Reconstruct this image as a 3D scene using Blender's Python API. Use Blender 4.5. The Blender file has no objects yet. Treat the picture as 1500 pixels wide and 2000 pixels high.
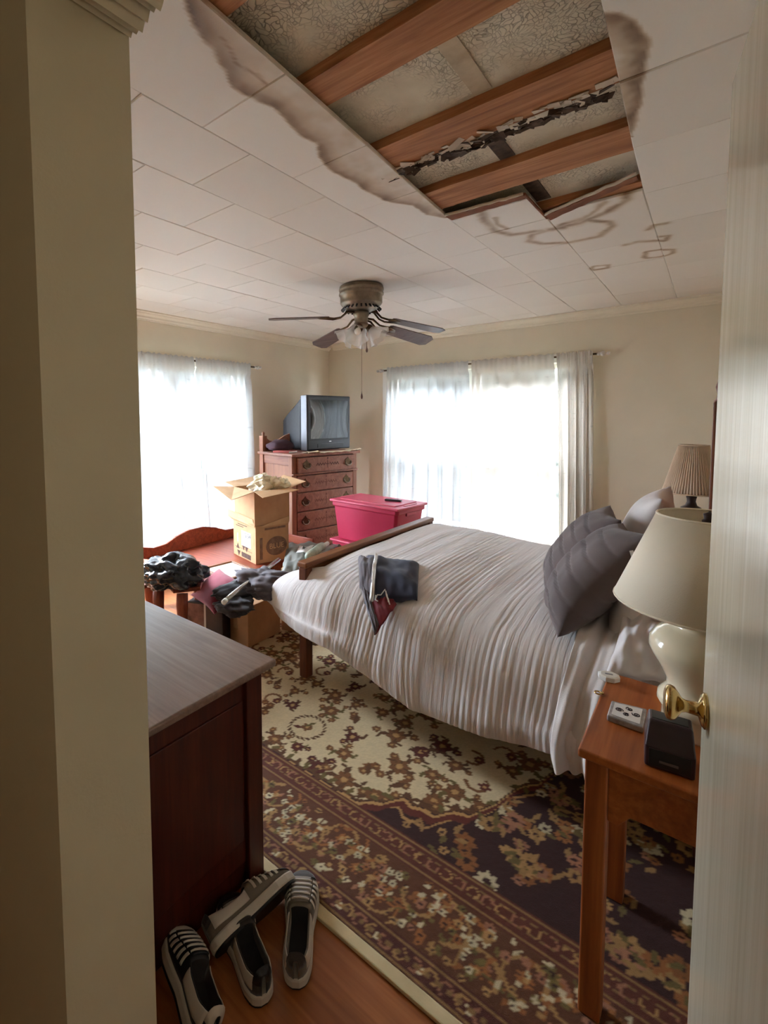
import bpy, bmesh, math, random
import numpy as np
from mathutils import Vector, Matrix, Euler, noise
PI = math.pi
C = bpy.context.scene.collection
SC = bpy.context.scene
rnd = random.Random(7)

# ------------------------------------------------------------------ camera
YAW, PITCH, ROLL, FPX, CX, CY, CAMZ = -.7084, -.0631, -.0062, 932.15, 599., 875.2, 1.5
_f = Vector((math.sin(YAW)*math.cos(PITCH), math.cos(YAW)*math.cos(PITCH), math.sin(PITCH)))
_r0 = Vector((math.cos(YAW), -math.sin(YAW), 0)); _u0 = _r0.cross(_f)
_r = _r0*math.cos(ROLL)+_u0*math.sin(ROLL); _u = -_r0*math.sin(ROLL)+_u0*math.cos(ROLL)
cam = bpy.data.objects.new('camera', bpy.data.cameras.new('camera')); C.objects.link(cam)
cam.matrix_world = Matrix(((_r.x, _u.x, -_f.x, 0), (_r.y, _u.y, -_f.y, 0), (_r.z, _u.z, -_f.z, CAMZ), (0, 0, 0, 1)))
cam.data.sensor_fit = 'VERTICAL'; cam.data.sensor_height = 36; cam.data.lens = FPX/2000*36
cam.data.shift_x = (750-CX)/2000; cam.data.shift_y = -(1000-CY)/2000
cam.data.clip_start = .02
SC.camera = cam

# ------------------------------------------------------------------ sky, daylight, exposure
HALL = 9.0        # glow of the added fill globe in the hall
SKY = 135.0
w = bpy.data.worlds.new('overcast_sky'); SC.world = w; w.use_nodes = True
_nt = w.node_tree   # overcast sky: three times brighter overhead than at the horizon
_tc = _nt.nodes.new('ShaderNodeTexCoord'); _sx = _nt.nodes.new('ShaderNodeSeparateXYZ'); _mr = _nt.nodes.new('ShaderNodeMapRange')
_nt.links.new(_tc.outputs['Generated'], _sx.inputs[0]); _nt.links.new(_sx.outputs['Z'], _mr.inputs[0])
_mr.inputs[1].default_value = 0; _mr.inputs[2].default_value = 1; _mr.inputs[3].default_value = SKY/3; _mr.inputs[4].default_value = SKY
_nt.nodes['Background'].inputs['Color'].default_value = (.80, .92, 1.08, 1)
_nt.links.new(_mr.outputs[0], _nt.nodes['Background'].inputs['Strength'])
def portal(name, loc, rot, sx, sy):
    l = bpy.data.lights.new(name, 'AREA'); l.shape = 'RECTANGLE'; l.size = sx; l.size_y = sy
    l.cycles.is_portal = True
    o = bpy.data.objects.new(name, l); C.objects.link(o); o.location = loc; o.rotation_euler = rot
portal('daylight_portal', (-1.97, 5.09, 1.15), (-PI/2, 0, 0), 2.05, 1.8)
portal('daylight_portal.001', (-3.99, 2.48, 1.15), (0, -PI/2, 0), 1.8, 2.1)
SC.view_settings.view_transform = 'Standard'; SC.view_settings.look = 'None'
SC.view_settings.gamma = 1; SC.view_settings.use_curve_mapping = False
SC.view_settings.exposure = 0.42
try:
    SC.cycles.use_denoising = True; SC.cycles.denoiser = 'OPENIMAGEDENOISE'
    SC.cycles.max_bounces = 14; SC.cycles.diffuse_bounces = 9; SC.cycles.transmission_bounces = 10
    SC.cycles.transparent_max_bounces = 12; SC.cycles.sample_clamp_indirect = 12
except Exception: pass

# ------------------------------------------------------------------ pixel of the photograph -> point on a real plane
def ray(x, y): return _f+_r*((x-CX)/FPX)-_u*((y-CY)/FPX)
def atz(x, y, z): d = ray(x, y); return Vector((0, 0, CAMZ))+d*((z-CAMZ)/d.z)
def aty(x, y, Y): d = ray(x, y); return Vector((0, 0, CAMZ))+d*(Y/d.y)
def atx(x, y, X): d = ray(x, y); return Vector((0, 0, CAMZ))+d*(X/d.x)

# ------------------------------------------------------------------ materials
def lin(c): return tuple(((v/255)/12.92 if v/255 <= .04045 else ((v/255+.055)/1.055)**2.4) for v in c)
def rgba(c): return (*lin(c), 1)
class NT:
    def __init__(s, name):
        s.m = bpy.data.materials.new(name); s.m.use_nodes = True; s.t = s.m.node_tree; s.n = s.t.nodes
        s.b = s.n['Principled BSDF']
    def new(s, t, **k):
        n = s.n.new(t)
        for a, v in k.items(): setattr(n, a, v)
        return n
    def link(s, a, b): s.t.links.new(a, b)
    def coords(s, scale=(1, 1, 1), kind='Object', rot=(0, 0, 0)):
        tc = s.new('ShaderNodeTexCoord'); mp = s.new('ShaderNodeMapping')
        mp.inputs['Scale'].default_value = scale; mp.inputs['Rotation'].default_value = rot
        s.link(tc.outputs[kind], mp.inputs['Vector']); return mp.outputs['Vector']
    def noise(s, vec, scale, detail=4, rough=.55, dist=0):
        n = s.new('ShaderNodeTexNoise'); n.inputs['Scale'].default_value = scale; n.inputs['Detail'].default_value = detail
        n.inputs['Roughness'].default_value = rough; n.inputs['Distortion'].default_value = dist
        s.link(vec, n.inputs['Vector']); return n.outputs['Fac']
    def ramp(s, fac, stops):
        r = s.new('ShaderNodeValToRGB'); e = r.color_ramp.elements
        while len(e) < len(stops): e.new(.5)
        for i, (p, c) in enumerate(stops): e[i].position = p; e[i].color = rgba(c)
        s.link(fac, r.inputs['Fac']); return r.outputs['Color']
    def bump(s, h, strength, dist=.01):
        b = s.new('ShaderNodeBump'); b.inputs['Strength'].default_value = strength; b.inputs['Distance'].default_value = dist
        s.link(h, b.inputs['Height']); s.link(b.outputs['Normal'], s.b.inputs['Normal']); return b
    def set(s, **k):
        for a, v in k.items(): s.b.inputs[a.replace('_', ' ')].default_value = v
        return s
def plain(name, c, rough=.6, metal=0, var=8, vs=6, bump=0, bs=60, coat=0, sheen=0):
    """flat colour with soft procedural variation and optional fine relief"""
    t = NT(name); v = t.coords()
    lo = tuple(max(0, x-var) for x in c); hi = tuple(min(255, x+var) for x in c)
    t.link(t.ramp(t.noise(v, vs), [(.3, lo), (.7, hi)]), t.b.inputs['Base Color'])
    t.set(Roughness=rough, Metallic=metal)
    if coat: t.b.inputs['Coat Weight'].default_value = coat
    if sheen: t.b.inputs['Sheen Weight'].default_value = sheen
    if bump: t.bump(t.noise(v, bs, 3), bump, .004)
    return t.m
def wood(name, dark, mid, light, axis=0, rough=.4, scale=1., coat=.0, bump=.15):
    t = NT(name); sc = [9*scale]*3; sc[axis] = .9*scale
    v = t.coords(tuple(sc))
    n1 = t.noise(v, 2.2, 8, .6, 1.2); sc2 = [70*scale]*3; sc2[axis] = 2.5*scale
    n2 = t.noise(t.coords(tuple(sc2)), 1.5, 3)
    mx = t.new('ShaderNodeMix', data_type='FLOAT'); mx.inputs[0].default_value = .35
    t.link(n1, mx.inputs[2]); t.link(n2, mx.inputs[3])
    t.link(t.ramp(mx.outputs[0], [(.3, dark), (.5, mid), (.7, light)]), t.b.inputs['Base Color'])
    t.set(Roughness=rough)
    if coat: t.b.inputs['Coat Weight'].default_value = coat; t.b.inputs['Coat Roughness'].default_value = .25
    t.bump(mx.outputs[0], bump, .003)
    return t.m
def cloth(name, c, rough=.9, var=10, vs=8, weave=260, bump=.25):
    t = NT(name); v = t.coords()
    lo = tuple(max(0, x-var) for x in c); hi = tuple(min(255, x+var) for x in c)
    t.link(t.ramp(t.noise(v, vs), [(.3, lo), (.7, hi)]), t.b.inputs['Base Color'])
    t.set(Roughness=rough); t.b.inputs['Sheen Weight'].default_value = .15
    t.bump(t.noise(v, weave, 2), bump, .002); return t.m
def attr_col(name, attr, rough=.9, bump=.0, bs=300, bd=.004):
    t = NT(name); a = t.new('ShaderNodeAttribute'); a.attribute_name = attr
    t.link(a.outputs['Color'], t.b.inputs['Base Color']); t.set(Roughness=rough)
    if bump: t.bump(t.noise(t.coords(), bs, 2), bump, bd)
    return t.m

M = {}
M['wall'] = plain('wall_paint', (218, 207, 184), .55, var=4, vs=2, bump=.12, bs=180)
M['jamb'] = plain('wall_paint_hall', (216, 206, 180), .5, var=5, vs=2, bump=.1, bs=160)
M['trim'] = plain('trim_paint', (226, 216, 194), .4, var=4, vs=3)
M['white'] = plain('white_paint', (232, 230, 222), .4, var=4)
M['floor'] = wood('floor_wood', (124, 68, 32), (156, 92, 46), (180, 112, 62), 0, .42, .7)
M['strip'] = wood('furring_wood', (112, 66, 36), (165, 108, 66), (196, 142, 96), 0, .8, 1., bump=.4)
M['dark_wood'] = wood('dresser_wood', (48, 15, 9), (78, 28, 15), (104, 44, 24), 2, .42, .8)
M['sheen_top'] = wood('dresser_top_sheen', (108, 84, 72), (134, 110, 97), (154, 131, 117), 0, .3, .8, coat=.4)  # greyish sheen of the top is put into its wood colour
M['chest'] = wood('chest_oak', (108, 64, 46), (142, 92, 70), (166, 114, 90), 1, .42, .8)
M['chest_v'] = wood('chest_oak_upright', (112, 66, 44), (148, 96, 68), (172, 118, 88), 2, .42, .8)
M['night'] = wood('nightstand_wood', (118, 56, 20), (158, 84, 34), (184, 108, 54), 1, .42, .8)
M['night_v'] = wood('nightstand_wood_upright', (118, 56, 20), (152, 80, 34), (180, 104, 50), 2, .45, .8)
M['bed_wood'] = wood('bed_wood', (80, 42, 20), (122, 72, 38), (152, 100, 60), 1, .4, .9)
M['bed_wood_v'] = wood('bed_post_wood', (70, 30, 14), (104, 50, 24), (130, 72, 38), 2, .4, .9)
M['red_wood'] = wood('bench_wood', (96, 34, 18), (136, 60, 34), (166, 88, 54), 0, .4, .9)
M['red_wood_v'] = wood('bench_wood_upright', (88, 32, 18), (126, 54, 32), (156, 80, 50), 2, .4, .9)
M['brass'] = plain('antique_brass', (142, 128, 112), .38, 1, var=14, vs=20)
M['brass_dark'] = plain('dark_brass', (92, 72, 50), .4, .9, var=16, vs=30)
M['knob'] = plain('bright_brass', (206, 178, 120), .15, 1, var=6)
M['blade'] = wood('blade_wood', (72, 56, 50), (98, 80, 72), (116, 98, 90), 0, .45, 1.)
M['tv'] = plain('television_plastic', (46, 47, 50), .45, var=4, vs=30, bump=.1, bs=400)
M['tv_silver'] = plain('silver_plastic', (138, 140, 146), .4, .3, var=4)
M['screen'] = plain('screen_glass', (24, 25, 27), .06, 0, var=2, coat=.6)
M['tote'] = plain('pink_plastic', (200, 52, 88), .38, var=6, vs=4)
M['tote_lid'] = plain('pink_lid_plastic', (214, 78, 108), .35, var=6, vs=4)
M['black'] = plain('black_plastic', (24, 23, 24), .4, var=5)
M['card'] = plain('cardboard', (190, 146, 106), .85, var=8, vs=9, bump=.1, bs=120)
M['card_in'] = plain('cardboard_flap', (206, 166, 124), .85, var=8, vs=9)
M['ink'] = plain('box_ink', (78, 52, 40), .8, var=10, vs=40)
M['paper'] = plain('white_paper', (228, 226, 222), .8, var=5)
M['tissue'] = plain('tissue_paper', (238, 228, 200), .8, var=5, bump=.3, bs=30)
M['shade'] = plain('lampshade_linen', (232, 220, 196), .85, var=4, bump=.2, bs=400)
M['ceramic'] = plain('cream_glaze', (226, 214, 184), .12, var=5, vs=3, coat=.5)
M['pleat'] = plain('pleated_fabric', (196, 172, 146), .9, var=6)
M['lampdark'] = plain('dark_bronze', (62, 48, 44), .35, .5, var=8)
M['maroon'] = cloth('maroon_fabric', (134, 46, 62))
M['grey_cloth'] = cloth('grey_fabric', (92, 84, 88))
M['black_cloth'] = cloth('charcoal_fabric', (50, 46, 48))
M['bag'] = plain('black_bag_plastic', (30, 34, 42), .22, var=8, vs=20, bump=.5, bs=26)
M['greybag'] = plain('grey_vinyl', (124, 126, 120), .5, var=8, bump=.2, bs=30)
M['chrome'] = plain('chrome_tube', (205, 203, 200), .2, .8, var=4)
M['pillow_dark'] = cloth('dark_pillow_fabric', (94, 82, 80), vs=5)
M['pillow_light'] = cloth('light_pillow_fabric', (212, 205, 202), vs=5)
M['sheet'] = cloth('sheet_fabric', (208, 200, 194), vs=5)
M['rubber'] = plain('white_rubber', (196, 186, 172), .7, var=8)
M['shoe_dark'] = cloth('shoe_mesh', (58, 50, 44), weave=200)
M['shoe_grey'] = cloth('shoe_grey', (112, 100, 86), weave=200)
M['lace'] = cloth('shoe_lace', (202, 194, 180))
M['lining'] = plain('shoe_lining', (28, 24, 22), .9)
M['binding'] = cloth('rug_binding', (206, 186, 142), weave=150)
M['silver_box'] = plain('silver_box_card', (168, 164, 164), .35, .4, var=26, vs=45)
M['dark_box'] = plain('dark_purple_plastic', (52, 32, 38), .3, var=6, vs=20)
M['photo_print'] = plain('printed_art', (96, 54, 44), .4, var=60, vs=9)
M['cream_print'] = plain('cream_print', (222, 212, 192), .5, var=10, vs=14)
M['clear'] = plain('clear_acrylic', (236, 232, 226), .08, 0, var=2); M['clear'].node_tree.nodes['Principled BSDF'].inputs['Transmission Weight'].default_value = .45
M['inlay_faint'] = plain('worn_recess', (112, 68, 50), .7, var=8)
M['ink_faint'] = plain('faded_ink', (128, 98, 80), .85, var=14, vs=30)
M['inlay'] = plain('carved_recess', (74, 34, 20), .7, var=8)
# window glass: clear pane that lets daylight through
t = NT('window_glass'); tr = t.new('ShaderNodeBsdfTransparent'); gl = t.new('ShaderNodeBsdfGlossy'); mx = t.new('ShaderNodeMixShader')
gl.inputs['Roughness'].default_value = .02; mx.inputs[0].default_value = .06
t.link(tr.outputs[0], mx.inputs[1]); t.link(gl.outputs[0], mx.inputs[2]); t.link(mx.outputs[0], t.n['Material Output'].inputs[0]); M['glass'] = t.m
# fan glass shades (frosted, thin)
t = NT('frosted_glass'); t.set(Roughness=.25); t.b.inputs['Base Color'].default_value = (.95, .94, .92, 1)
tl = t.new('ShaderNodeBsdfTransparent'); mx = t.new('ShaderNodeMixShader'); mx.inputs[0].default_value = .5
t.link(tl.outputs[0], mx.inputs[1]); t.link(t.b.outputs[0], mx.inputs[2]); t.link(mx.outputs[0], t.n['Material Output'].inputs[0]); M['frost'] = t.m
# curtains: thin white slubbed cotton that lets light through
def curtain_mat(name, c, tc):
    t = NT(name)
    v = t.coords((1, 1, 1), 'UV'); mp = t.new('ShaderNodeMapping'); mp.inputs['Scale'].default_value = (7, 120, 1); t.link(v, mp.inputs['Vector'])
    n = t.noise(mp.outputs[0], 1., 4, .6); m2 = t.new('ShaderNodeMapping'); m2.inputs['Scale'].default_value = (16, 46, 1); t.link(v, m2.inputs['Vector'])
    n2 = t.noise(m2.outputs[0], 1., 3, .5)
    mm = t.new('ShaderNodeMath', operation='MULTIPLY'); t.link(n, mm.inputs[0]); t.link(n2, mm.inputs[1])
    r = t.new('ShaderNodeMapRange'); r.inputs[1].default_value = .32; r.inputs[2].default_value = .46; r.inputs[3].default_value = 1; r.inputs[4].default_value = .72
    t.link(mm.outputs[0], r.inputs[0])
    def tint(col):
        x = t.new('ShaderNodeMix', data_type='RGBA', blend_type='MULTIPLY'); x.inputs[0].default_value = 1
        x.inputs[6].default_value = rgba(col); t.link(r.outputs[0], x.inputs[7]); return x.outputs[2]
    df = t.new('ShaderNodeBsdfDiffuse'); ts = t.new('ShaderNodeBsdfTranslucent'); m = t.new('ShaderNodeMixShader'); m.inputs[0].default_value = .42
    t.link(tint(c), df.inputs[0]); t.link(tint(tc), ts.inputs[0])
    b = t.new('ShaderNodeBump'); b.inputs['Strength'].default_value = .2; b.inputs['Distance'].default_value = .003; t.link(mm.outputs[0], b.inputs['Height'])
    t.link(b.outputs[0], df.inputs['Normal'])
    t.link(df.outputs[0], m.inputs[1]); t.link(ts.outputs[0], m.inputs[2])
    op = t.new('ShaderNodeBsdfTransparent'); m3 = t.new('ShaderNodeMixShader');   # light passing between the threads, less where a fold is seen edge-on or a slub thickens the yarn
    lw = t.new('ShaderNodeLayerWeight'); lw.inputs['Blend'].default_value = .5
    f1 = t.new('ShaderNodeMapRange'); f1.inputs[1].default_value = 0; f1.inputs[2].default_value = .75; f1.inputs[3].default_value = OPEN; f1.inputs[4].default_value = .02; t.link(lw.outputs['Facing'], f1.inputs[0])
    f2 = t.new('ShaderNodeMapRange'); f2.inputs[1].default_value = .72; f2.inputs[2].default_value = 1; f2.inputs[3].default_value = .25; f2.inputs[4].default_value = 1; t.link(r.outputs[0], f2.inputs[0])
    f3 = t.new('ShaderNodeMath', operation='MULTIPLY'); t.link(f1.outputs[0], f3.inputs[0]); t.link(f2.outputs[0], f3.inputs[1]); t.link(f3.outputs[0], m3.inputs[0])
    t.link(m.outputs[0], m3.inputs[1]); t.link(op.outputs[0], m3.inputs[2]); t.link(m3.outputs[0], t.n['Material Output'].inputs[0]); return t.m
OPEN = .12
M['curtain'] = curtain_mat('white_curtain_cotton', (238, 237, 232), (124, 126, 127))
M['curtain_warm'] = curtain_mat('ivory_curtain_cotton', (240, 232, 220), (132, 125, 116))
# door paint: glossy cream with faint vertical brush streaks
t = NT('door_paint'); v = t.coords((26, 26, .6))
n = t.noise(v, 1.5, 3); t.link(t.ramp(n, [(.35, (196, 186, 160)), (.65, (208, 198, 174))]), t.b.inputs['Base Color'])
t.set(Roughness=.2); t.b.inputs['Coat Weight'].default_value = .3; t.b.inputs['Coat Roughness'].default_value = .15; t.bump(n, .3, .003); M['door'] = t.m
# ceiling tile: off-white fibreboard, water stains from the mesh attribute
t = NT('ceiling_tile_paint'); a = t.new('ShaderNodeAttribute'); a.attribute_name = 'stain'
oi = t.new('ShaderNodeObjectInfo'); base = t.ramp(oi.outputs['Random'], [(0, (228, 221, 211)), (1, (236, 230, 221))])
sr = t.ramp(a.outputs['Fac'], [(0, (255, 255, 255)), (.35, (216, 200, 180)), (.7, (172, 148, 124)), (1, (124, 98, 76))])
x = t.new('ShaderNodeMix', data_type='RGBA', blend_type='MULTIPLY'); x.inputs[0].default_value = 1
t.link(base, x.inputs[6]); t.link(sr, x.inputs[7]); t.link(x.outputs[2], t.b.inputs['Base Color'])
t.set(Roughness=.55); t.bump(t.noise(t.coords(), 240, 2), .12, .002); M['tile'] = t.m
M['fibre'] = plain('torn_fibreboard', (122, 70, 38), .9, var=18, vs=12, bump=.5, bs=40)
M['lip'] = plain('tile_lip', (198, 180, 160), .7, var=12, vs=14)
# old plaster above the furring: yellowed, flaking paint
t = NT('old_plaster'); v = t.coords()
vo = t.new('ShaderNodeTexVoronoi', feature='DISTANCE_TO_EDGE'); vo.inputs['Scale'].default_value = 75
nz = t.new('ShaderNodeTexNoise'); nz.inputs['Scale'].default_value = 9; t.link(v, nz.inputs['Vector'])
ad = t.new('ShaderNodeMix', data_type='RGBA'); ad.inputs[0].default_value = .14; t.link(v, ad.inputs[6]); t.link(nz.outputs['Color'], ad.inputs[7]); t.link(ad.outputs[2], vo.inputs['Vector'])
cr = t.new('ShaderNodeMapRange'); cr.inputs[1].default_value = .0; cr.inputs[2].default_value = .07; t.link(vo.outputs['Distance'], cr.inputs[0])
big = t.noise(v, 3.5, 4); mk = t.new('ShaderNodeMapRange'); mk.inputs[1].default_value = .42; mk.inputs[2].default_value = .56; mk.inputs[3].default_value = 1; mk.inputs[4].default_value = .0; t.link(big, mk.inputs[0])
mxx = t.new('ShaderNodeMath', operation='MAXIMUM'); t.link(cr.outputs[0], mxx.inputs[0]); t.link(mk.outputs[0], mxx.inputs[1])
cc = t.ramp(t.noise(v, 6, 6), [(.3, (194, 178, 150)), (.7, (224, 212, 188))]); dk = t.new('ShaderNodeMix', data_type='RGBA', blend_type='MULTIPLY'); dk.inputs[0].default_value = .3
t.link(cc, dk.inputs[6]); t.link(mxx.outputs[0], dk.inputs[7]); t.link(dk.outputs[2], t.b.inputs['Base Color'])
t.set(Roughness=.8); t.bump(mxx.outputs[0], .8, .01); M['plaster'] = t.m
M['tape'] = plain('plaster_tape', (186, 166, 138), .8, var=14, vs=14, bump=.3)
M['rot'] = plain('rotted_paper', (74, 54, 38), .95, var=26, vs=26, bump=.5)
# comforter: crinkled gauze, ridges run across the bed and down its side
t = NT('comforter_gauze'); uv = t.coords((1, 1, 1), 'UV'); mp = t.new('ShaderNodeMapping'); mp.inputs['Scale'].default_value = (84, 2.6, 1); t.link(uv, mp.inputs['Vector'])
n1 = t.noise(mp.outputs[0], 1., 5, .6, .6); m2 = t.new('ShaderNodeMapping'); m2.inputs['Scale'].default_value = (210, 12, 1); t.link(uv, m2.inputs['Vector'])
n2 = t.noise(m2.outputs[0], 1., 3, .5); s = t.new('ShaderNodeMath', operation='MULTIPLY_ADD'); s.inputs[1].default_value = .45; t.link(n2, s.inputs[0]); t.link(n1, s.inputs[2])
t.link(t.ramp(n1, [(.3, (214, 206, 202)), (.7, (219, 212, 208))]), t.b.inputs['Base Color']); t.set(Roughness=.9); t.b.inputs['Sheen Weight'].default_value = .2
t.bump(s.outputs[0], .4, .012); M['comforter'] = t.m
M['rug'] = attr_col('rug_pile', 'col', .95, .6, 420, .004)

# ------------------------------------------------------------------ mesh helpers
MX = {}
def thing(name, label, cat, loc=(0, 0, 0), rz=0, group=None, tilt=None):
    o = bpy.data.objects.new(name, None); C.objects.link(o); o.empty_display_size = .05
    o.location = loc; o.rotation_euler = tilt or (0, 0, rz)
    o['label'] = label; o['category'] = cat
    if group: o['group'] = group
    MX[o] = Matrix.Translation(loc) @ Euler(tilt or (0, 0, rz)).to_matrix().to_4x4()
    return o
def tag(o, label, cat, group=None):
    o['label'] = label; o['category'] = cat
    if group: o['group'] = group
    return o
def link_mesh(name, me, m, parent=None, world=False, smooth=False):
    o = bpy.data.objects.new(name, me); C.objects.link(o)
    if m: me.materials.append(M[m] if isinstance(m, str) else m)
    if parent:
        o.parent = parent
        if world and parent in MX: me.transform(MX[parent].inverted())
    if smooth: me.polygons.foreach_set('use_smooth', [True]*len(me.polygons))
    return o
def obj(name, bm, m, parent=None, bevel=0, world=False, smooth=False, seg=2, sub=0, solid=0):
    me = bpy.data.meshes.new(name); bmesh.ops.recalc_face_normals(bm, faces=bm.faces); bm.to_mesh(me); bm.free()
    o = link_mesh(name, me, m, parent, world, smooth or sub > 0)
    if solid: md = o.modifiers.new('solid', 'SOLIDIFY'); md.thickness = solid; md.offset = 0
    if bevel: md = o.modifiers.new('bevel', 'BEVEL'); md.width = bevel; md.segments = seg; md.limit_method = 'ANGLE'; md.angle_limit = .6
    if sub: md = o.modifiers.new('sub', 'SUBSURF'); md.levels = sub; md.render_levels = sub
    return o
def struct(name, bm, m, bevel=0, **k):
    o = obj(name, bm, m, None, bevel, **k); o['kind'] = 'structure'; return o
def B(): return bmesh.new()
def box(bm, lo, hi, mat=None):
    vs = bmesh.ops.create_cube(bm, size=1)['verts']; lo = Vector(lo); hi = Vector(hi); c = (lo+hi)/2; s = hi-lo
    for v in vs: v.co = Vector((v.co.x*s.x, v.co.y*s.y, v.co.z*s.z))+c
    if mat is not None: bmesh.ops.transform(bm, matrix=mat, verts=vs)
    return bm
def bx(lo, hi, mat=None): return box(B(), lo, hi, mat)
def lathe(prof, n=32, bm=None, cx=0, cy=0):
    bm = bm or B(); rings = []
    for r, z in prof:
        rings.append([bm.verts.new((cx+r*math.cos(2*PI*i/n), cy+r*math.sin(2*PI*i/n), z)) for i in range(n)])
    for a, b in zip(rings, rings[1:]):
        for i in range(n): bm.faces.new((a[i], a[(i+1) % n], b[(i+1) % n], b[i]))
    if prof[0][0] > 1e-4: bm.faces.new(rings[0])
    if prof[-1][0] > 1e-4: bm.faces.new(rings[-1])
    return bm
def tube(pts, r, n=10, bm=None, cap=True):
    bm = bm or B(); pts = [Vector(p) for p in pts]; rings = []
    R = r if isinstance(r, (list, tuple)) else [r]*len(pts); prev = None
    for i, p in enumerate(pts):
        d = (pts[min(i+1, len(pts)-1)]-pts[max(i-1, 0)]).normalized()
        if prev is None: prev = d.orthogonal().normalized()
        a = (prev-d*prev.dot(d)).normalized(); b = d.cross(a); prev = a
        rings.append([bm.verts.new(p+(a*math.cos(2*PI*k/n)+b*math.sin(2*PI*k/n))*R[i]) for k in range(n)])
    for a, b in zip(rings, rings[1:]):
        for k in range(n): bm.faces.new((a[k], a[(k+1) % n], b[(k+1) % n], b[k]))
    if cap: bm.faces.new(rings[0]); bm.faces.new(rings[-1])
    return bm
def prism(poly, a, b, bm=None):
    """poly of 3D points extruded by vector b-a"""
    bm = bm or B(); d = Vector(b)-Vector(a)
    p = [bm.verts.new(Vector(q)) for q in poly]; q = [bm.verts.new(v.co+d) for v in p]
    bm.faces.new(p); bm.faces.new(q); n = len(p)
    for i in range(n): bm.faces.new((p[i], p[(i+1) % n], q[(i+1) % n], q[i]))
    return bm
def grid(fn, nu, nv, bm=None, uv=True):
    bm = bm or B(); V = [[bm.verts.new(fn(i/nu, j/nv)) for j in range(nv+1)] for i in range(nu+1)]
    L = bm.loops.layers.uv.verify() if uv else None
    for i in range(nu):
        for j in range(nv):
            f = bm.faces.new((V[i][j], V[i+1][j], V[i+1][j+1], V[i][j+1])); f.smooth = True
            if uv:
                for l, (a, b) in zip(f.loops, ((i, j), (i+1, j), (i+1, j+1), (i, j+1))): l[L].uv = (a/nu, b/nv)
    return bm
def crom(P, t):
    n = len(P)-1; x = min(max(t, 0), 1)*n; i = min(int(x), n-1); f = x-i
    p0, p1, p2, p3 = P[max(i-1, 0)], P[i], P[i+1], P[min(i+2, n)]
    return tuple(.5*(2*b+(c-a)*f+(2*a-5*b+4*c-d)*f*f+(3*b-a-3*c+d)*f**3) for a, b, c, d in zip(p0, p1, p2, p3))
def blob(name, centre, ax, m, parent=None, seed=0, amp=.25, freq=3., sub=3, squash=None, world=True, smooth=True):
    bm = B(); bmesh.ops.create_icosphere(bm, subdivisions=sub, radius=1); off = Vector((seed*3.1, seed*1.7, seed*.9))
    A = [Vector(a) for a in ax]
    for v in bm.verts:
        n = v.co.normalized(); d = 1+amp*noise.noise(n*freq+off)+amp*.5*noise.noise(n*freq*2.7+off)
        p = n*d
        if squash: p.z = max(p.z, -squash)
        v.co = Vector(centre)+A[0]*p.x+A[1]*p.y+A[2]*p.z
    return obj(name, bm, m, parent, world=world, smooth=smooth)
def copy_tree(o, parent=None):
    c = o.copy(); C.objects.link(c)
    if parent: c.parent = parent
    for ch in list(o.children): copy_tree(ch, c)
    return c
def text(name, s, size, m, parent, mat, extrude=.0006, align='CENTER'):
    cu = bpy.data.curves.new(name, 'FONT'); cu.body = s; cu.size = size; cu.extrude = extrude; cu.align_x = align; cu.align_y = 'CENTER'
    tmp = bpy.data.objects.new(name, cu); C.objects.link(tmp); dg = bpy.context.evaluated_depsgraph_get(); dg.update()
    me = bpy.data.meshes.new_from_object(tmp.evaluated_get(dg)); bpy.data.objects.remove(tmp); me.materials.clear(); me.transform(mat)
    return link_mesh(name, me, m, parent)

# ------------------------------------------------------------------ room shell
XL, YB, ZC = -3.85, 4.95, 2.44
XR = .26
YF0, YF1 = .27, .42           # doorway wall, hall face and room face
DXL, DXR, DZ = -.722, .085, 2.105
struct('floor', bx((XL-.15, -1.6, -.06), (1.2, YB+.15, 0)), 'floor')
def wall_holes(name, axis, pos, th, a0, a1, z0, z1, holes, m):
    """wall slab with rectangular openings; holes = (u0, u1, z0, z1)"""
    bm = B(); us = sorted({a0, a1, *[h[0] for h in holes], *[h[1] for h in holes]}); zs = sorted({z0, z1, *[h[2] for h in holes], *[h[3] for h in holes]})
    for u0, u1 in zip(us, us[1:]):
        for w0, w1 in zip(zs, zs[1:]):
            if any(h[0] <= u0 and u1 <= h[1] and h[2] <= w0 and w1 <= h[3] for h in holes): continue
            if axis == 'x': box(bm, (pos, u0, w0), (pos+th, u1, w1))
            else: box(bm, (u0, pos, w0), (u1, pos+th, w1))
    bmesh.ops.remove_doubles(bm, verts=bm.verts, dist=1e-5)
    seen = {}
    for f in bm.faces: seen.setdefault(tuple(round(v, 4) for v in f.calc_center_median()), []).append(f)
    bmesh.ops.delete(bm, geom=[f for l in seen.values() if len(l) > 1 for f in l], context='FACES_ONLY')
    return struct(name, bm, m)
WZ0, WZ1 = .30, 2.0
WB = (-2.96, -.98, WZ0, WZ1); WLF = (1.5, 3.46, WZ0, WZ1)  # left window has an added bare stretch, out of view, for more daylight
wall_holes('wall_left', 'x', XL-.14, .14, YF0, YB+.14, 0, 2.6, [WLF], 'wall')
wall_holes('wall_back', 'y', YB, .14, XL, XR, 0, 2.6, [WB], 'wall')
struct('wall_right', bx((XR, YF1, 0), (XR+.14, YB+.14, 2.6)), 'wall')
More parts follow.
